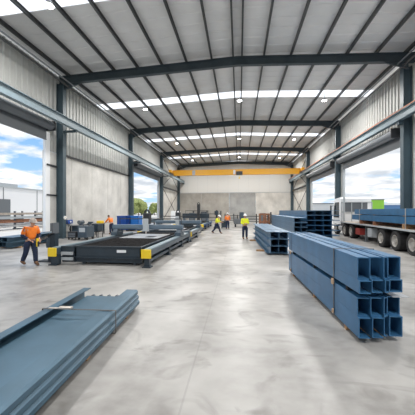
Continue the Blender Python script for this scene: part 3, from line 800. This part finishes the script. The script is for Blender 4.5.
m = MB(); m.box(.08, .45, 3.3, 3.9, .4, .95, bev=.02); m.build('side_locker', M['lgrey'], TR)
m = MB()
for yy in (4.55,): 
    m.box(.25, .37, yy, yy+.12, 0.05, 1.08); m.box(.15, .47, yy-.1, yy+.22, 0, .05)
m.build('landing_leg', M['mgrey'], TR)
m = MB()
for x in (.03, .8, 1.57, 2.31): m.box(x, x+.06, 8.8, 8.86, 1.16, 2.75)
for z in (1.9, 2.69): m.box(.03, 2.37, 8.8, 8.86, z, z+.06)
m.build('headboard', M['lgrey'], TR)
# load: H-beams on dunnage
def tp(x, yy): dx, dy = rot2(x, yy, TA); return (TO[0]+dx, TO[1]+dy)
for i, yy in enumerate((-4.2, -.2, 3.0, 5.0)):
    x_, y_ = tp(.05, yy); o = MB().box(0, 2.3, -.06, .06, 0, .24).build('timber_bearer', M['timber' if i == 1 else 'rust'], loc=(x_, y_, 1.162)); o.rotation_euler = (0,0,TA)
    tag(o, 'timber bearer on the trailer deck under the beams, %s from the rear' % ORD[i], 'timber', 'timber bearers on the trailer')
for r_i, (z, H, y0, L) in enumerate(((1.405, .36, -5.6, 12.2), (1.80, .34, -5.4, 11.6))):
    for c_i in range(5):
        x_, y_ = tp(.10+c_i*.44, y0+random.uniform(-.1,.1))
        steel('C', L, H, .42, M['steel'], 'steel_beam', 'long blue beam loaded on the trailer, %s layer, %s from the aisle side' % (('lower','upper')[r_i], ORD[c_i]),
              'beams loaded on the trailer', (x_, y_, z), TA)
for i, yy in enumerate((-4.2, -.2, 3.0, 5.0)):
    x_, y_ = tp(.07, yy); o = MB().box(0, 2.25, -.04, .04, 0, .031).build('spacer_batten', M['timber'], loc=(x_, y_, 1.767)); o.rotation_euler = (0,0,TA)
    tag(o, 'thin batten between the beam layers on the trailer, %s from the rear' % ORD[i], 'batten', 'battens in the trailer load')
for i, yy in enumerate((-.35, 5.2)):
    x_, y_ = tp(0, yy); t = thing('load_strap', 'pale load strap over the beams on the trailer, %s' % ('towards the rear','towards the cab')[i], 'strap', (x_, y_, 0), TA, 'load straps on the trailer')
    MB().box(.085, .09, -.035, .035, 1.17, 2.15).box(2.31, 2.315, -.035, .035, 1.17, 2.15).box(.085, 2.315, -.035, .035, 2.146, 2.15).build('webbing', M['buckle'], t)
# tractor
TK = thing('truck_tractor', 'white flat-fronted truck tractor coupled to the flatbed trailer', 'truck', (*TO, 0), TA)
y0 = 8.95
m = MB(); m.prism([(y0, .95), (y0+2.05, .75), (y0+2.2, 1.0), (y0+2.12, 2.2), (y0+1.75, 3.05), (y0+.15, 3.15), (y0, 3.0)], .05, 2.35, 'X'); cab = m.build('cab', M['white'], TK)
MB().prism([(y0+.45, 1.45), (y0+1.95, 1.45), (y0+1.92, 2.15), (y0+1.6, 2.75), (y0+.45, 2.75)], .03, .049, 'X').build('side_window', M['glass'], cab)
MB().box(.35, 2.05, y0-.02, y0-.001, 1.9, 2.7).build('rear_window', M['mgrey'], cab)
m = MB(); m.box(-.22, -.1, y0+2.05, y0+2.1, 1.75, 2.5, bev=.01); m.cyl((-.15, y0+2.07, 2.4), (.1, y0+2.0, 2.5), .02, n=6); m.build('mirror', M['dark'], TK)
MB().cyl((.25, y0-.15, .9), (.25, y0-.15, 3.2), .07, n=12).build('exhaust_stack', M['lgrey'], TK)
m = MB(); m.box(.75, .85, 6.2, y0+2.0, .55, .93); m.box(1.55, 1.65, 6.2, y0+2.0, .55, .93); m.box(.4, 2.0, 7.2, 8.2, .93, .955); m.build('chassis', M['dark'], TK)
for yy in (6.75, 8.15): wheel(TK, .05, yy, .5, .5, -1); wheel(TK, 2.35, yy, .5, .5, 1)
for xx, s in ((.05, -1), (2.35, 1)): wheel(TK, xx, 10.35, .5, .3, s)
MB().cyl((.35, 8.85, .62), (.35, 9.7, .62), .28, n=20).build('fuel_tank', M['plate'], TK)

# ------------------------------------------------------------------ people
def skin_mesh(chains, sub=2):
    """chains: list of (verts[(co, r)], edges, root index)"""
    out = MB()
    for verts, edges, root in chains:
        me = bpy.data.meshes.new('sk'); me.from_pydata([v[0] for v in verts], edges, []); o = bpy.data.objects.new('sk', me); C.objects.link(o)
        md = o.modifiers.new('s', 'SKIN'); sv = me.skin_vertices
        if not sv: 
            me.attributes  # layer is created with the modifier in most cases
        if not me.skin_vertices:
            bm_ = bmesh.new(); bm_.from_mesh(me); bm_.verts.layers.skin.verify(); bm_.to_mesh(me); bm_.free()
        lay = me.skin_vertices[0].data
        for i, v in enumerate(verts):
            r = v[1]; lay[i].radius = (r, r) if not isinstance(r, tuple) else r; lay[i].use_root = (i == root)
        md.use_smooth_shade = True
        s2 = o.modifiers.new('u', 'SUBSURF'); s2.levels = sub; s2.render_levels = sub
        dg = bpy.context.evaluated_depsgraph_get(); dg.update()
        ev = o.evaluated_get(dg); em = bpy.data.meshes.new_from_object(ev)
        out.addmesh(em); bpy.data.meshes.remove(em); bpy.data.objects.remove(o); bpy.data.meshes.remove(me)
    return out
def person(loc, rz, label, J, shirt_m, helmet='helmet', hi=True, vest_bands=True, long_cuffs=True, bulk=1.12):
    """J: joint dict in a local frame, facing +x, y to the figure's left, z up"""
    V = {k: Vector(v) for k, v in J.items()}
    t = thing('person', label, 'person', loc, rz)
    def ch(names, rs, root=0):
        vs = [(tuple(V[n]), r) for n, r in zip(names, rs)]; return vs
    # body skeleton
    names = ['pelvis', 'waist', 'chest', 'neck', 'head0', 'shl', 'ell', 'wrl', 'shr', 'elr', 'wrr', 'hil', 'knl', 'anl', 'hir', 'knr', 'anr', 'tol', 'tor', 'hal', 'har']
    rad = dict(pelvis=(.135,.11), waist=(.125,.10), chest=(.15,.115), neck=.055, head0=.06, shl=.06, ell=.043, wrl=.028, shr=.06, elr=.043, wrr=.028, hil=.085, knl=.055, anl=.04, hir=.085, knr=.055, anr=.04, tol=.032, tor=.032, hal=.034, har=.034)
    for s in 'lr':
        V['to'+s] = V['to'+s] if 'to'+s in V else V['an'+s]+Vector((.17, 0, -.05))
        d = (V['wr'+s]-V['el'+s]).normalized(); V['ha'+s] = V['wr'+s]+d*.07; V['fd'+s] = d
    E = [('pelvis','waist'),('waist','chest'),('chest','neck'),('neck','head0'),('chest','shl'),('shl','ell'),('ell','wrl'),('wrl','hal'),('chest','shr'),('shr','elr'),('elr','wrr'),('wrr','har'),
         ('pelvis','hil'),('hil','knl'),('knl','anl'),('anl','tol'),('pelvis','hir'),('hir','knr'),('knr','anr'),('anr','tor')]
    ix = {n: i for i, n in enumerate(names)}
    chains = [([(tuple(V[n]), rad[n]) for n in names], [(ix[a], ix[b]) for a, b in E], 0)]
    for s, sg in (('l', 1), ('r', -1)):
        d = V['fd'+s]; up = Vector((0,0,1)); sd = d.cross(up); 
        if sd.length < .1: sd = Vector((0, sg, 0)).cross(d).cross(d) if 0 else Vector((1,0,0))
        sd.normalize(); nrm = d.cross(sd).normalized(); h = V['ha'+s]
        for k, ln in enumerate((.062, .072, .068, .055)):
            o_ = sd*((k-1.5)*.019); a = h+o_+d*.015
            p1 = a+d*ln*.55-nrm*sg*0*.01; cur = Vector((0,0,-1)) if abs(d.z) < .8 else Vector((1,0,0))*(.6)
            p2 = p1+(d*.7+cur*.55).normalized()*ln*.45; p3 = p2+(d*.3+cur*.8).normalized()*ln*.35
            chains.append(([(tuple(a), .010), (tuple(p1), .0095), (tuple(p2), .0088), (tuple(p3), .008)], [(0,1),(1,2),(2,3)], 0))
        a = h-d*.03+sd*.028*(1 if s == 'l' else -1)*-1
        b = a+sd*-.03*(1 if s == 'l' else -1)+d*.03; c_ = b+d*.035
        chains.append(([(tuple(a), .013), (tuple(b), .011), (tuple(c_), .009)], [(0,1),(1,2)], 0))
    mb = skin_mesh(chains)
    # head with face
    hd = V['head1']-V['head0']; hz = hd.normalized(); hx = Vector(J.get('look', (1,0,0))); hx = (hx-hz*hx.dot(hz)).normalized(); hy = hz.cross(hx)
    HM = Matrix(((hx.x,hy.x,hz.x,V['head0'].x),(hx.y,hy.y,hz.y,V['head0'].y),(hx.z,hy.z,hz.z,V['head0'].z),(0,0,0,1)))
    hb = MB(); hb.sph((0.01,0,.115), .1, (.98,.78,1.22), n=20); hb.sph((.045,0,.045), .058, (1,.85,.75), n=14)
    hb.sph((.108,0,.10), .016, (1.2,.8,1.7), n=8); hb.sph((.0,.079,.10), .022, (.7,.4,1.3), n=8); hb.sph((.0,-.079,.10), .022, (.7,.4,1.3), n=8)
    hb.sph((.094,0,.052), .018, (.5,1.3,.5), n=8); hb.cyl((-.01,0,-.06), (0,0,.06), .055, .052, n=12)
    hm = hb.mesh('h', True); mb.addmesh(hm, HM)
    body = mb.build('body', M['skin'], t, smooth=True)
    eb = MB()
    for s in (-1, 1): eb.sph((.09, s*.033, .118), .011, n=8)
    em = eb.mesh('e', True); e2 = MB(); e2.addmesh(em, HM); e2.build('eyes', M['hair'], t, smooth=True)
    hr = MB(); hr.sph((-.014,0,.135), .1, (.98,.86,1.12), n=18)
    bmesh.ops.bisect_plane(hr.bm, geom=list(hr.bm.verts)+list(hr.bm.edges)+list(hr.bm.faces), plane_co=(.05,0,.12), plane_no=(.75,0,-.6), clear_outer=True)
    m2 = hr.mesh('hr', True); h2 = MB(); h2.addmesh(m2, HM); h2.build('hair', M['hair'], t, smooth=True)
    # helmet
    if helmet:
        k = MB(); k.sph((.0,0,.145), .128, (1.1,.92,1.0), n=22)
        bmesh.ops.bisect_plane(k.bm, geom=list(k.bm.verts)+list(k.bm.edges)+list(k.bm.faces), plane_co=(0,0,.15), plane_no=(0,0,-1), clear_outer=True)
        k.cyl((.02,0,.146), (.02,0,.158), .142, .135, n=22); k.box(.08, .19, -.07, .07, .146, .156, bev=.004); k.box(-.1, .1, -.012, .012, .262, .278, bev=.004)
        km = k.mesh('k', True); k2 = MB(); k2.addmesh(km, HM); k2.build('hard_hat', M[helmet], t, smooth=True)
    # shirt
    nm = ['waist','chest','neckb','shl','ell','ml','shr','elr','mr','hem']
    V['neckb'] = V['chest'].lerp(V['neck'], .62); V['hem'] = V['pelvis'].lerp(V['waist'], .35)
    V['ml'] = V['ell'].lerp(V['wrl'], .8 ); V['mr'] = V['elr'].lerp(V['wrr'], .8)
    r2 = dict(waist=(.155,.13), chest=(.178,.145), neckb=.08, shl=.082, ell=.062, ml=.05, shr=.082, elr=.062, mr=.05, hem=(.16,.135))
    if not long_cuffs:  # navy lower sleeves
        V['ml'] = V['shl'].lerp(V['ell'], .9); V['mr'] = V['shr'].lerp(V['elr'], .9)
        nm2 = ['hem','waist','chest','neckb','shl','ml','shr','mr']
        ee = [('hem','waist'),('waist','chest'),('chest','neckb'),('chest','shl'),('shl','ml'),('chest','shr'),('shr','mr')]
        r2['ml'] = r2['mr'] = .068
    else:
        nm2 = nm; ee = [('hem','waist'),('waist','chest'),('chest','neckb'),('chest','shl'),('shl','ell'),('ell','ml'),('chest','shr'),('shr','elr'),('elr','mr')]
    sb = lambda v: tuple(q*bulk for q in v) if isinstance(v, tuple) else v*bulk
    r2 = {k_: sb(v_) for k_, v_ in r2.items()}
    i2 = {n: i for i, n in enumerate(nm2)}
    skin_mesh([([(tuple(V[n]), r2[n]) for n in nm2], [(i2[a], i2[b]) for a, b in ee], i2['chest'])]).build('shirt', shirt_m, t, smooth=True)
    if not long_cuffs:
        for s in 'lr':
            a = V['sh'+s].lerp(V['el'+s], .78); b = V['el'+s].lerp(V['wr'+s], .85)
            skin_mesh([([(tuple(a), .066*bulk), (tuple(V['el'+s]), .064*bulk), (tuple(b), .05*bulk)], [(0,1),(1,2)], 0)]).build('sleeve', M['navycloth'], t, smooth=True)
    # trousers
    V['cl'] = V['knl'].lerp(V['anl'], .97); V['cr'] = V['knr'].lerp(V['anr'], .97); V['top'] = V['pelvis'].lerp(V['waist'], .45)
    V['tl'] = V['hil'].lerp(V['knl'], .45); V['tr'] = V['hir'].lerp(V['knr'], .45)
    nm3 = ['pelvis','top','hil','tl','knl','cl','hir','tr','knr','cr']; i3 = {n: i for i, n in enumerate(nm3)}
    r3 = dict(pelvis=(.165,.14), top=(.155,.13), hil=.115, tl=.105, knl=.083, cl=.072, hir=.115, tr=.105, knr=.083, cr=.072)
    r3 = {k_: sb(v_) for k_, v_ in r3.items()}
    e3 = [('pelvis','top'),('pelvis','hil'),('hil','tl'),('tl','knl'),('knl','cl'),('pelvis','hir'),('hir','tr'),('tr','knr'),('knr','cr')]
    skin_mesh([([(tuple(V[n]), r3[n]) for n in nm3], [(i3[a], i3[b]) for a, b in e3], 0)]).build('trousers', M['navycloth'], t, smooth=True)
    # boots
    for s in 'lr':
        an, to = V['an'+s], V['to'+s]; fx = (to-an); fx.z = 0; fx.normalize(); 
        base = an.z-.085
        skin_mesh([([(tuple(an+Vector((0,0,.10))), .066), (tuple(an+Vector((0,0,0))), .062), (tuple(an+fx*-.03+Vector((0,0,-.04))), .054), (tuple(an+fx*.10+Vector((0,0,-.042))), .052), (tuple(an+fx*.20+Vector((0,0,-.048))), .044)],
                     [(0,1),(1,2),(1,3),(3,4)], 0)]).build('boot', M['boot'], t, smooth=True)
    if vest_bands:
        c0 = V['waist'].lerp(V['chest'], .35); ax = (V['chest']-V['waist']).normalized()
        k = MB(); k.cyl(tuple(c0-ax*.025), tuple(c0+ax*.025), .17, .172, n=24, caps=False); 
        q = ax.to_track_quat('Z','Y')
        for v in k.bm.verts:
            d = v.co-c0; d2 = q.inverted() @ d; v.co = v.co
        k.build('reflective_band', M['reflect'], t); 
        bpy.data.objects.remove(C.objects[-1]) if 0 else None
    return t
def stand(**k):
    J = dict(pelvis=(0,0,.95), waist=(.0,0,1.10), chest=(.01,0,1.34), neck=(.01,0,1.50), head0=(.03,0,1.545), head1=(.06,0,1.78), shl=(0,.19,1.41), ell=(.03,.27,1.14), wrl=(.2,.2,.98),
             shr=(0,-.19,1.41), elr=(.03,-.27,1.14), wrr=(.2,-.2,.98), hil=(0,.10,.90), knl=(.03,.12,.50), anl=(0,.13,.09), hir=(0,-.10,.90), knr=(.03,-.12,.50), anr=(0,-.13,.09), look=(1,0,-.1))
    J.update(k); return J
# front worker: orange and navy, walking, head bent, holding a yellow tool
J1 = stand(pelvis=(0,0,.93), waist=(.03,0,1.08), chest=(.06,0,1.32), neck=(.10,0,1.47), head0=(.13,0,1.505), head1=(.20,0,1.735), look=(1,0,-.35),
           shl=(.05,.20,1.40), ell=(.02,.30,1.13), wrl=(.22,.20,.98), shr=(.05,-.20,1.40), elr=(.0,-.29,1.13), wrr=(.20,-.14,.98),
           knl=(.10,.12,.50), anl=(.12,.13,.09), knr=(-.06,-.12,.50), anr=(-.30,-.13,.13), tor=(-.13,-.13,.05))
W1 = person((-7.74, 9.05, 0), R(-22), 'person in orange shirt and navy trousers walking by the left door with a yellow tool', J1, M['orange'], helmet='cap', long_cuffs=False, vest_bands=False)
t = thing('cordless_tool', 'yellow hand tool held by the orange-shirted walking person', 'tool', (-7.40, 8.98, .72), R(-22))
MB().box(-.03, .05, -.03, .03, 0, .30, bev=.012).build('tool_body', M['yellow'], t); MB().cyl((.01, 0, .30), (.01, 0, .36), .018, n=8).build('nozzle', M['dark'], t); MB().box(.05, .09, -.025, .025, -.0, .2, bev=.01).build('grip', M['dark'], t)
# bench worker bending to the left
J2 = stand(waist=(.06,0,1.08), chest=(.15,0,1.29), neck=(.24,0,1.42), head0=(.27,0,1.45), head1=(.44,0,1.62), look=(.7,0,-.8), shl=(.16,.19,1.34), ell=(.42,.24,1.08), wrl=(.6,.14,1.02),
           shr=(.16,-.19,1.34), elr=(.42,-.24,1.08), wrr=(.6,-.14,1.02))
person((-11.0, 21.9, 0), R(160), 'person in orange shirt bending over the workbench by the left wall', J2, M['orange'], helmet=None, vest_bands=False)
# walker in hi-vis yellow, stooping, striding
J3 = stand(pelvis=(0,0,.90), waist=(.03,0,1.04), chest=(.12,0,1.25), neck=(.2,0,1.38), head0=(.22,0,1.41), head1=(.34,0,1.62), look=(1,0,-.5), shl=(.12,.19,1.31), ell=(.2,.26,1.06), wrl=(.45,.18,1.04),
           shr=(.12,-.19,1.31), elr=(.2,-.26,1.06), wrr=(.45,-.18,1.04), knl=(.22,.11,.50), anl=(.34,.12,.09), knr=(-.05,-.11,.48), anr=(-.36,-.12,.14), tor=(-.22,-.12,.06))
person((-2.0, 23.5, 0), R(-20), 'person in hi-vis yellow shirt and white hard hat stepping through the aisle', J3, M['hivis'], vest_bands=False)
J4 = stand()
person((-1.25, 29.2, 0), R(95), 'person in orange shirt and hard hat standing at the far drilling machine', J4, M['orange'], vest_bands=False)
J5 = stand(wrl=(.26,.06,1.12), wrr=(.26,-.06,1.12), elr=(.02,-.27,1.12), ell=(.02,.27,1.12))
person((.42, 19.3, 0), R(-75), 'person in yellow shirt and white hard hat standing in the aisle beside the low pile', J5, M['hivis'], vest_bands=False)

# ------------------------------------------------------------------ outdoors
t = thing('white_warehouse', 'long white warehouse across the yard seen through the left door', 'building', (-40, 10, 0))
m = MB(); m.box(-20, 0, 0, 75, 0, 6.0)
m.build('walls', mat('warehouse_white', (.80,.81,.83), .6), t)
m = MB(); m.box(-20.1, .15, -.1, 75.1, 6.0, 6.25); m.box(-9, -2, 10, 36, 6.25, 7.0); m.build('parapet', M['lgrey'], t)
for k in range(9): MB().box(.0, .04, 8+k*7.6, 8.12+k*7.6, 0, 6.0).build('panel_joint', M['mgrey'], t)
m = MB(); m.box(.0, .08, 18, 32.2, 0, 4.0); m.build('roller_door', M['mgrey'], t)
def yard_rack(x, y0, y1, lab, lv=4, h=2.0):
    t = thing('yard_steel_rack', lab, 'rack', (x, y0, -.02), 0, 'steel racks in the left yard'); L = y1-y0
    k = 0; yy = 0
    while yy <= L+.01:
        m = MB(); m.box(-.08, .08, yy-.08, yy+.08, 0, h)
        for q in range(lv): m.box(0, 1.1, yy-.05, yy+.05, .25+q*(h-.3)/lv, .33+q*(h-.3)/lv)
        m.box(-.2, 1.1, yy-.08, yy+.08, 0, .1); m.build('post', M['mgrey'], t); yy += L/4
    for q in range(lv):
        m = MB(); z = .335+q*(h-.3)/lv
        for j in range(4): m.box(.12+j*.24, .3+j*.24, random.uniform(-.8,.2), L+random.uniform(-.6,.8), z, z+random.uniform(.12,.2))
        m.build('steel_lengths', [M['plate'], M['rust'], M['lgrey'], M['deckm']][q % 4], t)
yard_rack(-25, 21, 33, 'rack of long pale and rusty steel lengths in the left yard, nearer')
yard_rack(-29, 25, 40, 'rack of long steel lengths in the left yard, farther')

def tree(x, y_, h, w, lab):
    t = thing('tree', lab, 'tree', (x, y_, -.02)); m = MB(); rnd = random.Random(int(x*7+y_))
    MB().cyl((0,0,0), (0,0,h*.5), h*.04, h*.02, n=8).build('trunk', M['rust'], t)
    for k in range(26):
        a = rnd.uniform(0, 2*PI); r_ = rnd.uniform(0, w*.38); z = h*rnd.uniform(.32, .9)
        s = bmesh.new(); bmesh.ops.create_icosphere(s, subdivisions=2, radius=w*rnd.uniform(.13,.24))
        for v in s.verts: v.co *= rnd.uniform(.75, 1.25)
        bmesh.ops.translate(s, vec=(r_*math.cos(a), r_*math.sin(a), z), verts=s.verts); m.add(s)
    m.build('crown', M['leaf'], t)
tree(-39.5, 101, 5.9, 8.5, 'bushy green tree seen through the far left door, right one')
tree(-46.5, 108, 4.6, 7, 'smaller green tree seen through the far left door, left one')
tree(-36.5, 112, 4.8, 6, 'green tree seen through the far left door beside the frame')
t = thing('yard_fence', 'dark rail fence across the yard outside the far left door', 'fence', (-24, 58, -.02))
for k in range(9): MB().box(-8+k*2-.05, -8+k*2+.05, -.05, .05, 0, 1.5).build('post', M['dark'], t)
MB().box(-8, 8, -.03, .03, 1.1, 1.2).box(-8, 8, -.03, .03, .5, .6).build('rail', M['dark'], t)
for i, (x, y_, mm, w) in enumerate(((-22.6, 52, 'deckm', 1.8), (-26.5, 53, 'yellow', 1.5))):
    o = MB().box(-w/2, w/2, -.6, .6, 0, 1.5, bev=.03).box(-w/2+.1, w/2-.1, -.5, .5, 1.5, 1.62).build('yard_crate', M[mm], loc=(x, y_, -.02)); tag(o, ('tan crate in the yard outside the far left door','yellow crate in the yard outside the far left door')[i], 'crate')
# right side
def container(x, y_, z, m_, lab, rz=0, L=6.1):
    t = thing('shipping_container', lab, 'container', (x, y_, z), rz)
    m = MB(); m.box(-L/2, L/2, -1.2, 1.2, 0, 2.6)
    for k in range(int(L/.3)): xx = -L/2+.15+k*.3; m.box(xx, xx+.14, -1.23, -1.2, .15, 2.45)
    m.build('container_body', m_, t)
    MB().box(-L/2-.02, L/2+.02, -1.26, -1.2, 0, .15).box(-L/2-.02, L/2+.02, -1.26, -1.2, 2.45, 2.62).build('frame', M['mgrey'], t)
container(25.4, 55, 1.58+.0, M['green'], 'lime green container on the right yard above the beams on the trailer', L=3.8)
o = MB().box(-2.0,2.0,-1.25,1.25,0,1.6).build('loading_plinth', M['conc'], loc=(25.4, 55, -.02)); tag(o, 'grey concrete plinth under the lime green container', 'plinth')
t = thing('low_shed', 'low blue and white shed beyond the right yard', 'building', (36, 70, 0))
MB().box(-3, 3, -5, 5, -.02, 3.3).build('walls', M['shedblue'], t); MB().box(-3.2, 3.2, -5.3, 5.3, 3.3, 3.8).build('roof', M['white'], t)
t = thing('pale_shed', 'long pale shed seen through the far right door', 'building', (31, 112, 0))
MB().box(-16, 10, -5, 5, -.02, 4.6).build('walls', M['whitewall'], t); MB().box(-16.3, 10.3, -5.3, 5.3, 4.6, 4.9).build('roof', M['mgrey'], t)
# distant hills
m = MB(); t_ = bmesh.new(); rnd = random.Random(3)
N = 60; A = []; B = []; D_ = []
for i in range(N+1):
    x = -260+i*600/N; h = 6+5*math.sin(i*.35)+3*math.sin(i*.9+1)
    A.append(t_.verts.new((x, 330, -1))); B.append(t_.verts.new((x, 350, max(2, h)))); D_.append(t_.verts.new((x, 395, -1)))
for i in range(N): t_.faces.new((A[i], A[i+1], B[i+1], B[i])); t_.faces.new((B[i], B[i+1], D_[i+1], D_[i]))
m.add(t_); struct('hills', m, M['hill'], 'low blue-grey hills on the horizon')

# ------------------------------------------------------------------ sky
w = bpy.data.worlds.new('sky'); sc.world = w; w.use_nodes = True; nt = w.node_tree; bg = nt.nodes['Background']
tc = nt.nodes.new('ShaderNodeTexCoord'); sp = nt.nodes.new('ShaderNodeSeparateXYZ'); nt.links.new(tc.outputs['Generated'], sp.inputs[0])
def math_(op, a, b=None, clamp=False):
    n_ = nt.nodes.new('ShaderNodeMath'); n_.operation = op; n_.use_clamp = clamp
    for i, v in enumerate((a, b)):
        if v is None: continue
        if isinstance(v, (int, float)): n_.inputs[i].default_value = v
        else: nt.links.new(v, n_.inputs[i])
    return n_.outputs[0]
zc = math_('ADD', math_('MAXIMUM', sp.outputs['Z'], 0.), .16)
cx = math_('DIVIDE', sp.outputs['X'], zc); cy_ = math_('DIVIDE', sp.outputs['Y'], zc)
cb = nt.nodes.new('ShaderNodeCombineXYZ'); nt.links.new(cx, cb.inputs[0]); nt.links.new(cy_, cb.inputs[1])
ns = nt.nodes.new('ShaderNodeTexNoise'); ns.inputs['Scale'].default_value = 1.7; ns.inputs['Detail'].default_value = 7; ns.inputs['Roughness'].default_value = .52
nt.links.new(cb.outputs[0], ns.inputs['Vector'])
bias = math_('MULTIPLY', math_('MAXIMUM', sp.outputs['X'], 0.), .16)
v = math_('ADD', ns.outputs['Fac'], bias)
cf = nt.nodes.new('ShaderNodeMapRange'); cf.inputs['From Min'].default_value = .43; cf.inputs['From Max'].default_value = .52; nt.links.new(v, cf.inputs['Value'])
hz = nt.nodes.new('ShaderNodeMapRange'); hz.inputs['From Min'].default_value = 0; hz.inputs['From Max'].default_value = .35; nt.links.new(sp.outputs['Z'], hz.inputs['Value'])
mb_ = nt.nodes.new('ShaderNodeMix'); mb_.data_type = 'RGBA'; mb_.inputs['A'].default_value = (.50,.74,.95,1); mb_.inputs['B'].default_value = (.13,.38,.80,1); nt.links.new(hz.outputs['Result'], mb_.inputs['Factor'])
ns2 = nt.nodes.new('ShaderNodeTexNoise'); ns2.inputs['Scale'].default_value = 2.6; ns2.inputs['Detail'].default_value = 5; nt.links.new(cb.outputs[0], ns2.inputs['Vector'])
cm = nt.nodes.new('ShaderNodeMix'); cm.data_type = 'RGBA'; cm.inputs['A'].default_value = (.60,.65,.71,1); cm.inputs['B'].default_value = (1.05,1.05,1.05,1)
c2 = nt.nodes.new('ShaderNodeMapRange'); c2.inputs['From Min'].default_value = .35; c2.inputs['From Max'].default_value = .6; nt.links.new(ns2.outputs['Fac'], c2.inputs['Value']); nt.links.new(c2.outputs['Result'], cm.inputs['Factor'])
fm = nt.nodes.new('ShaderNodeMix'); fm.data_type = 'RGBA'; nt.links.new(cf.outputs['Result'], fm.inputs['Factor']); nt.links.new(mb_.outputs['Result'], fm.inputs['A']); nt.links.new(cm.outputs['Result'], fm.inputs['B'])
nt.links.new(fm.outputs['Result'], bg.inputs['Color']); bg.inputs['Strength'].default_value = 1.15
sd = bpy.data.lights.new('sun', 'SUN'); sd.energy = 2.6; sd.angle = R(3); sd.color = (1,.96,.9)
so = bpy.data.objects.new('sun', sd); C.objects.link(so); so.rotation_euler = (R(-14), R(14), 0)

# ------------------------------------------------------------------ camera
cam = bpy.data.cameras.new('camera'); cam.sensor_width = 36; cam.lens = 36*265/415; cam.shift_y = 3/415; cam.clip_end = 1000
co = bpy.data.objects.new('camera', cam); C.objects.link(co); co.location = (0,0,2.05); co.rotation_euler = (R(90), 0, R(6.78))
sc.camera = co
sc.view_settings.view_transform = 'Standard'; sc.view_settings.look = 'None'; sc.view_settings.exposure = 0; sc.view_settings.gamma = 1
sc.view_settings.use_curve_mapping = False
sc.cycles.max_bounces = 8; sc.cycles.diffuse_bounces = 5; sc.cycles.transparent_max_bounces = 6; sc.cycles.sample_clamp_indirect = 4; sc.cycles.use_denoising = True
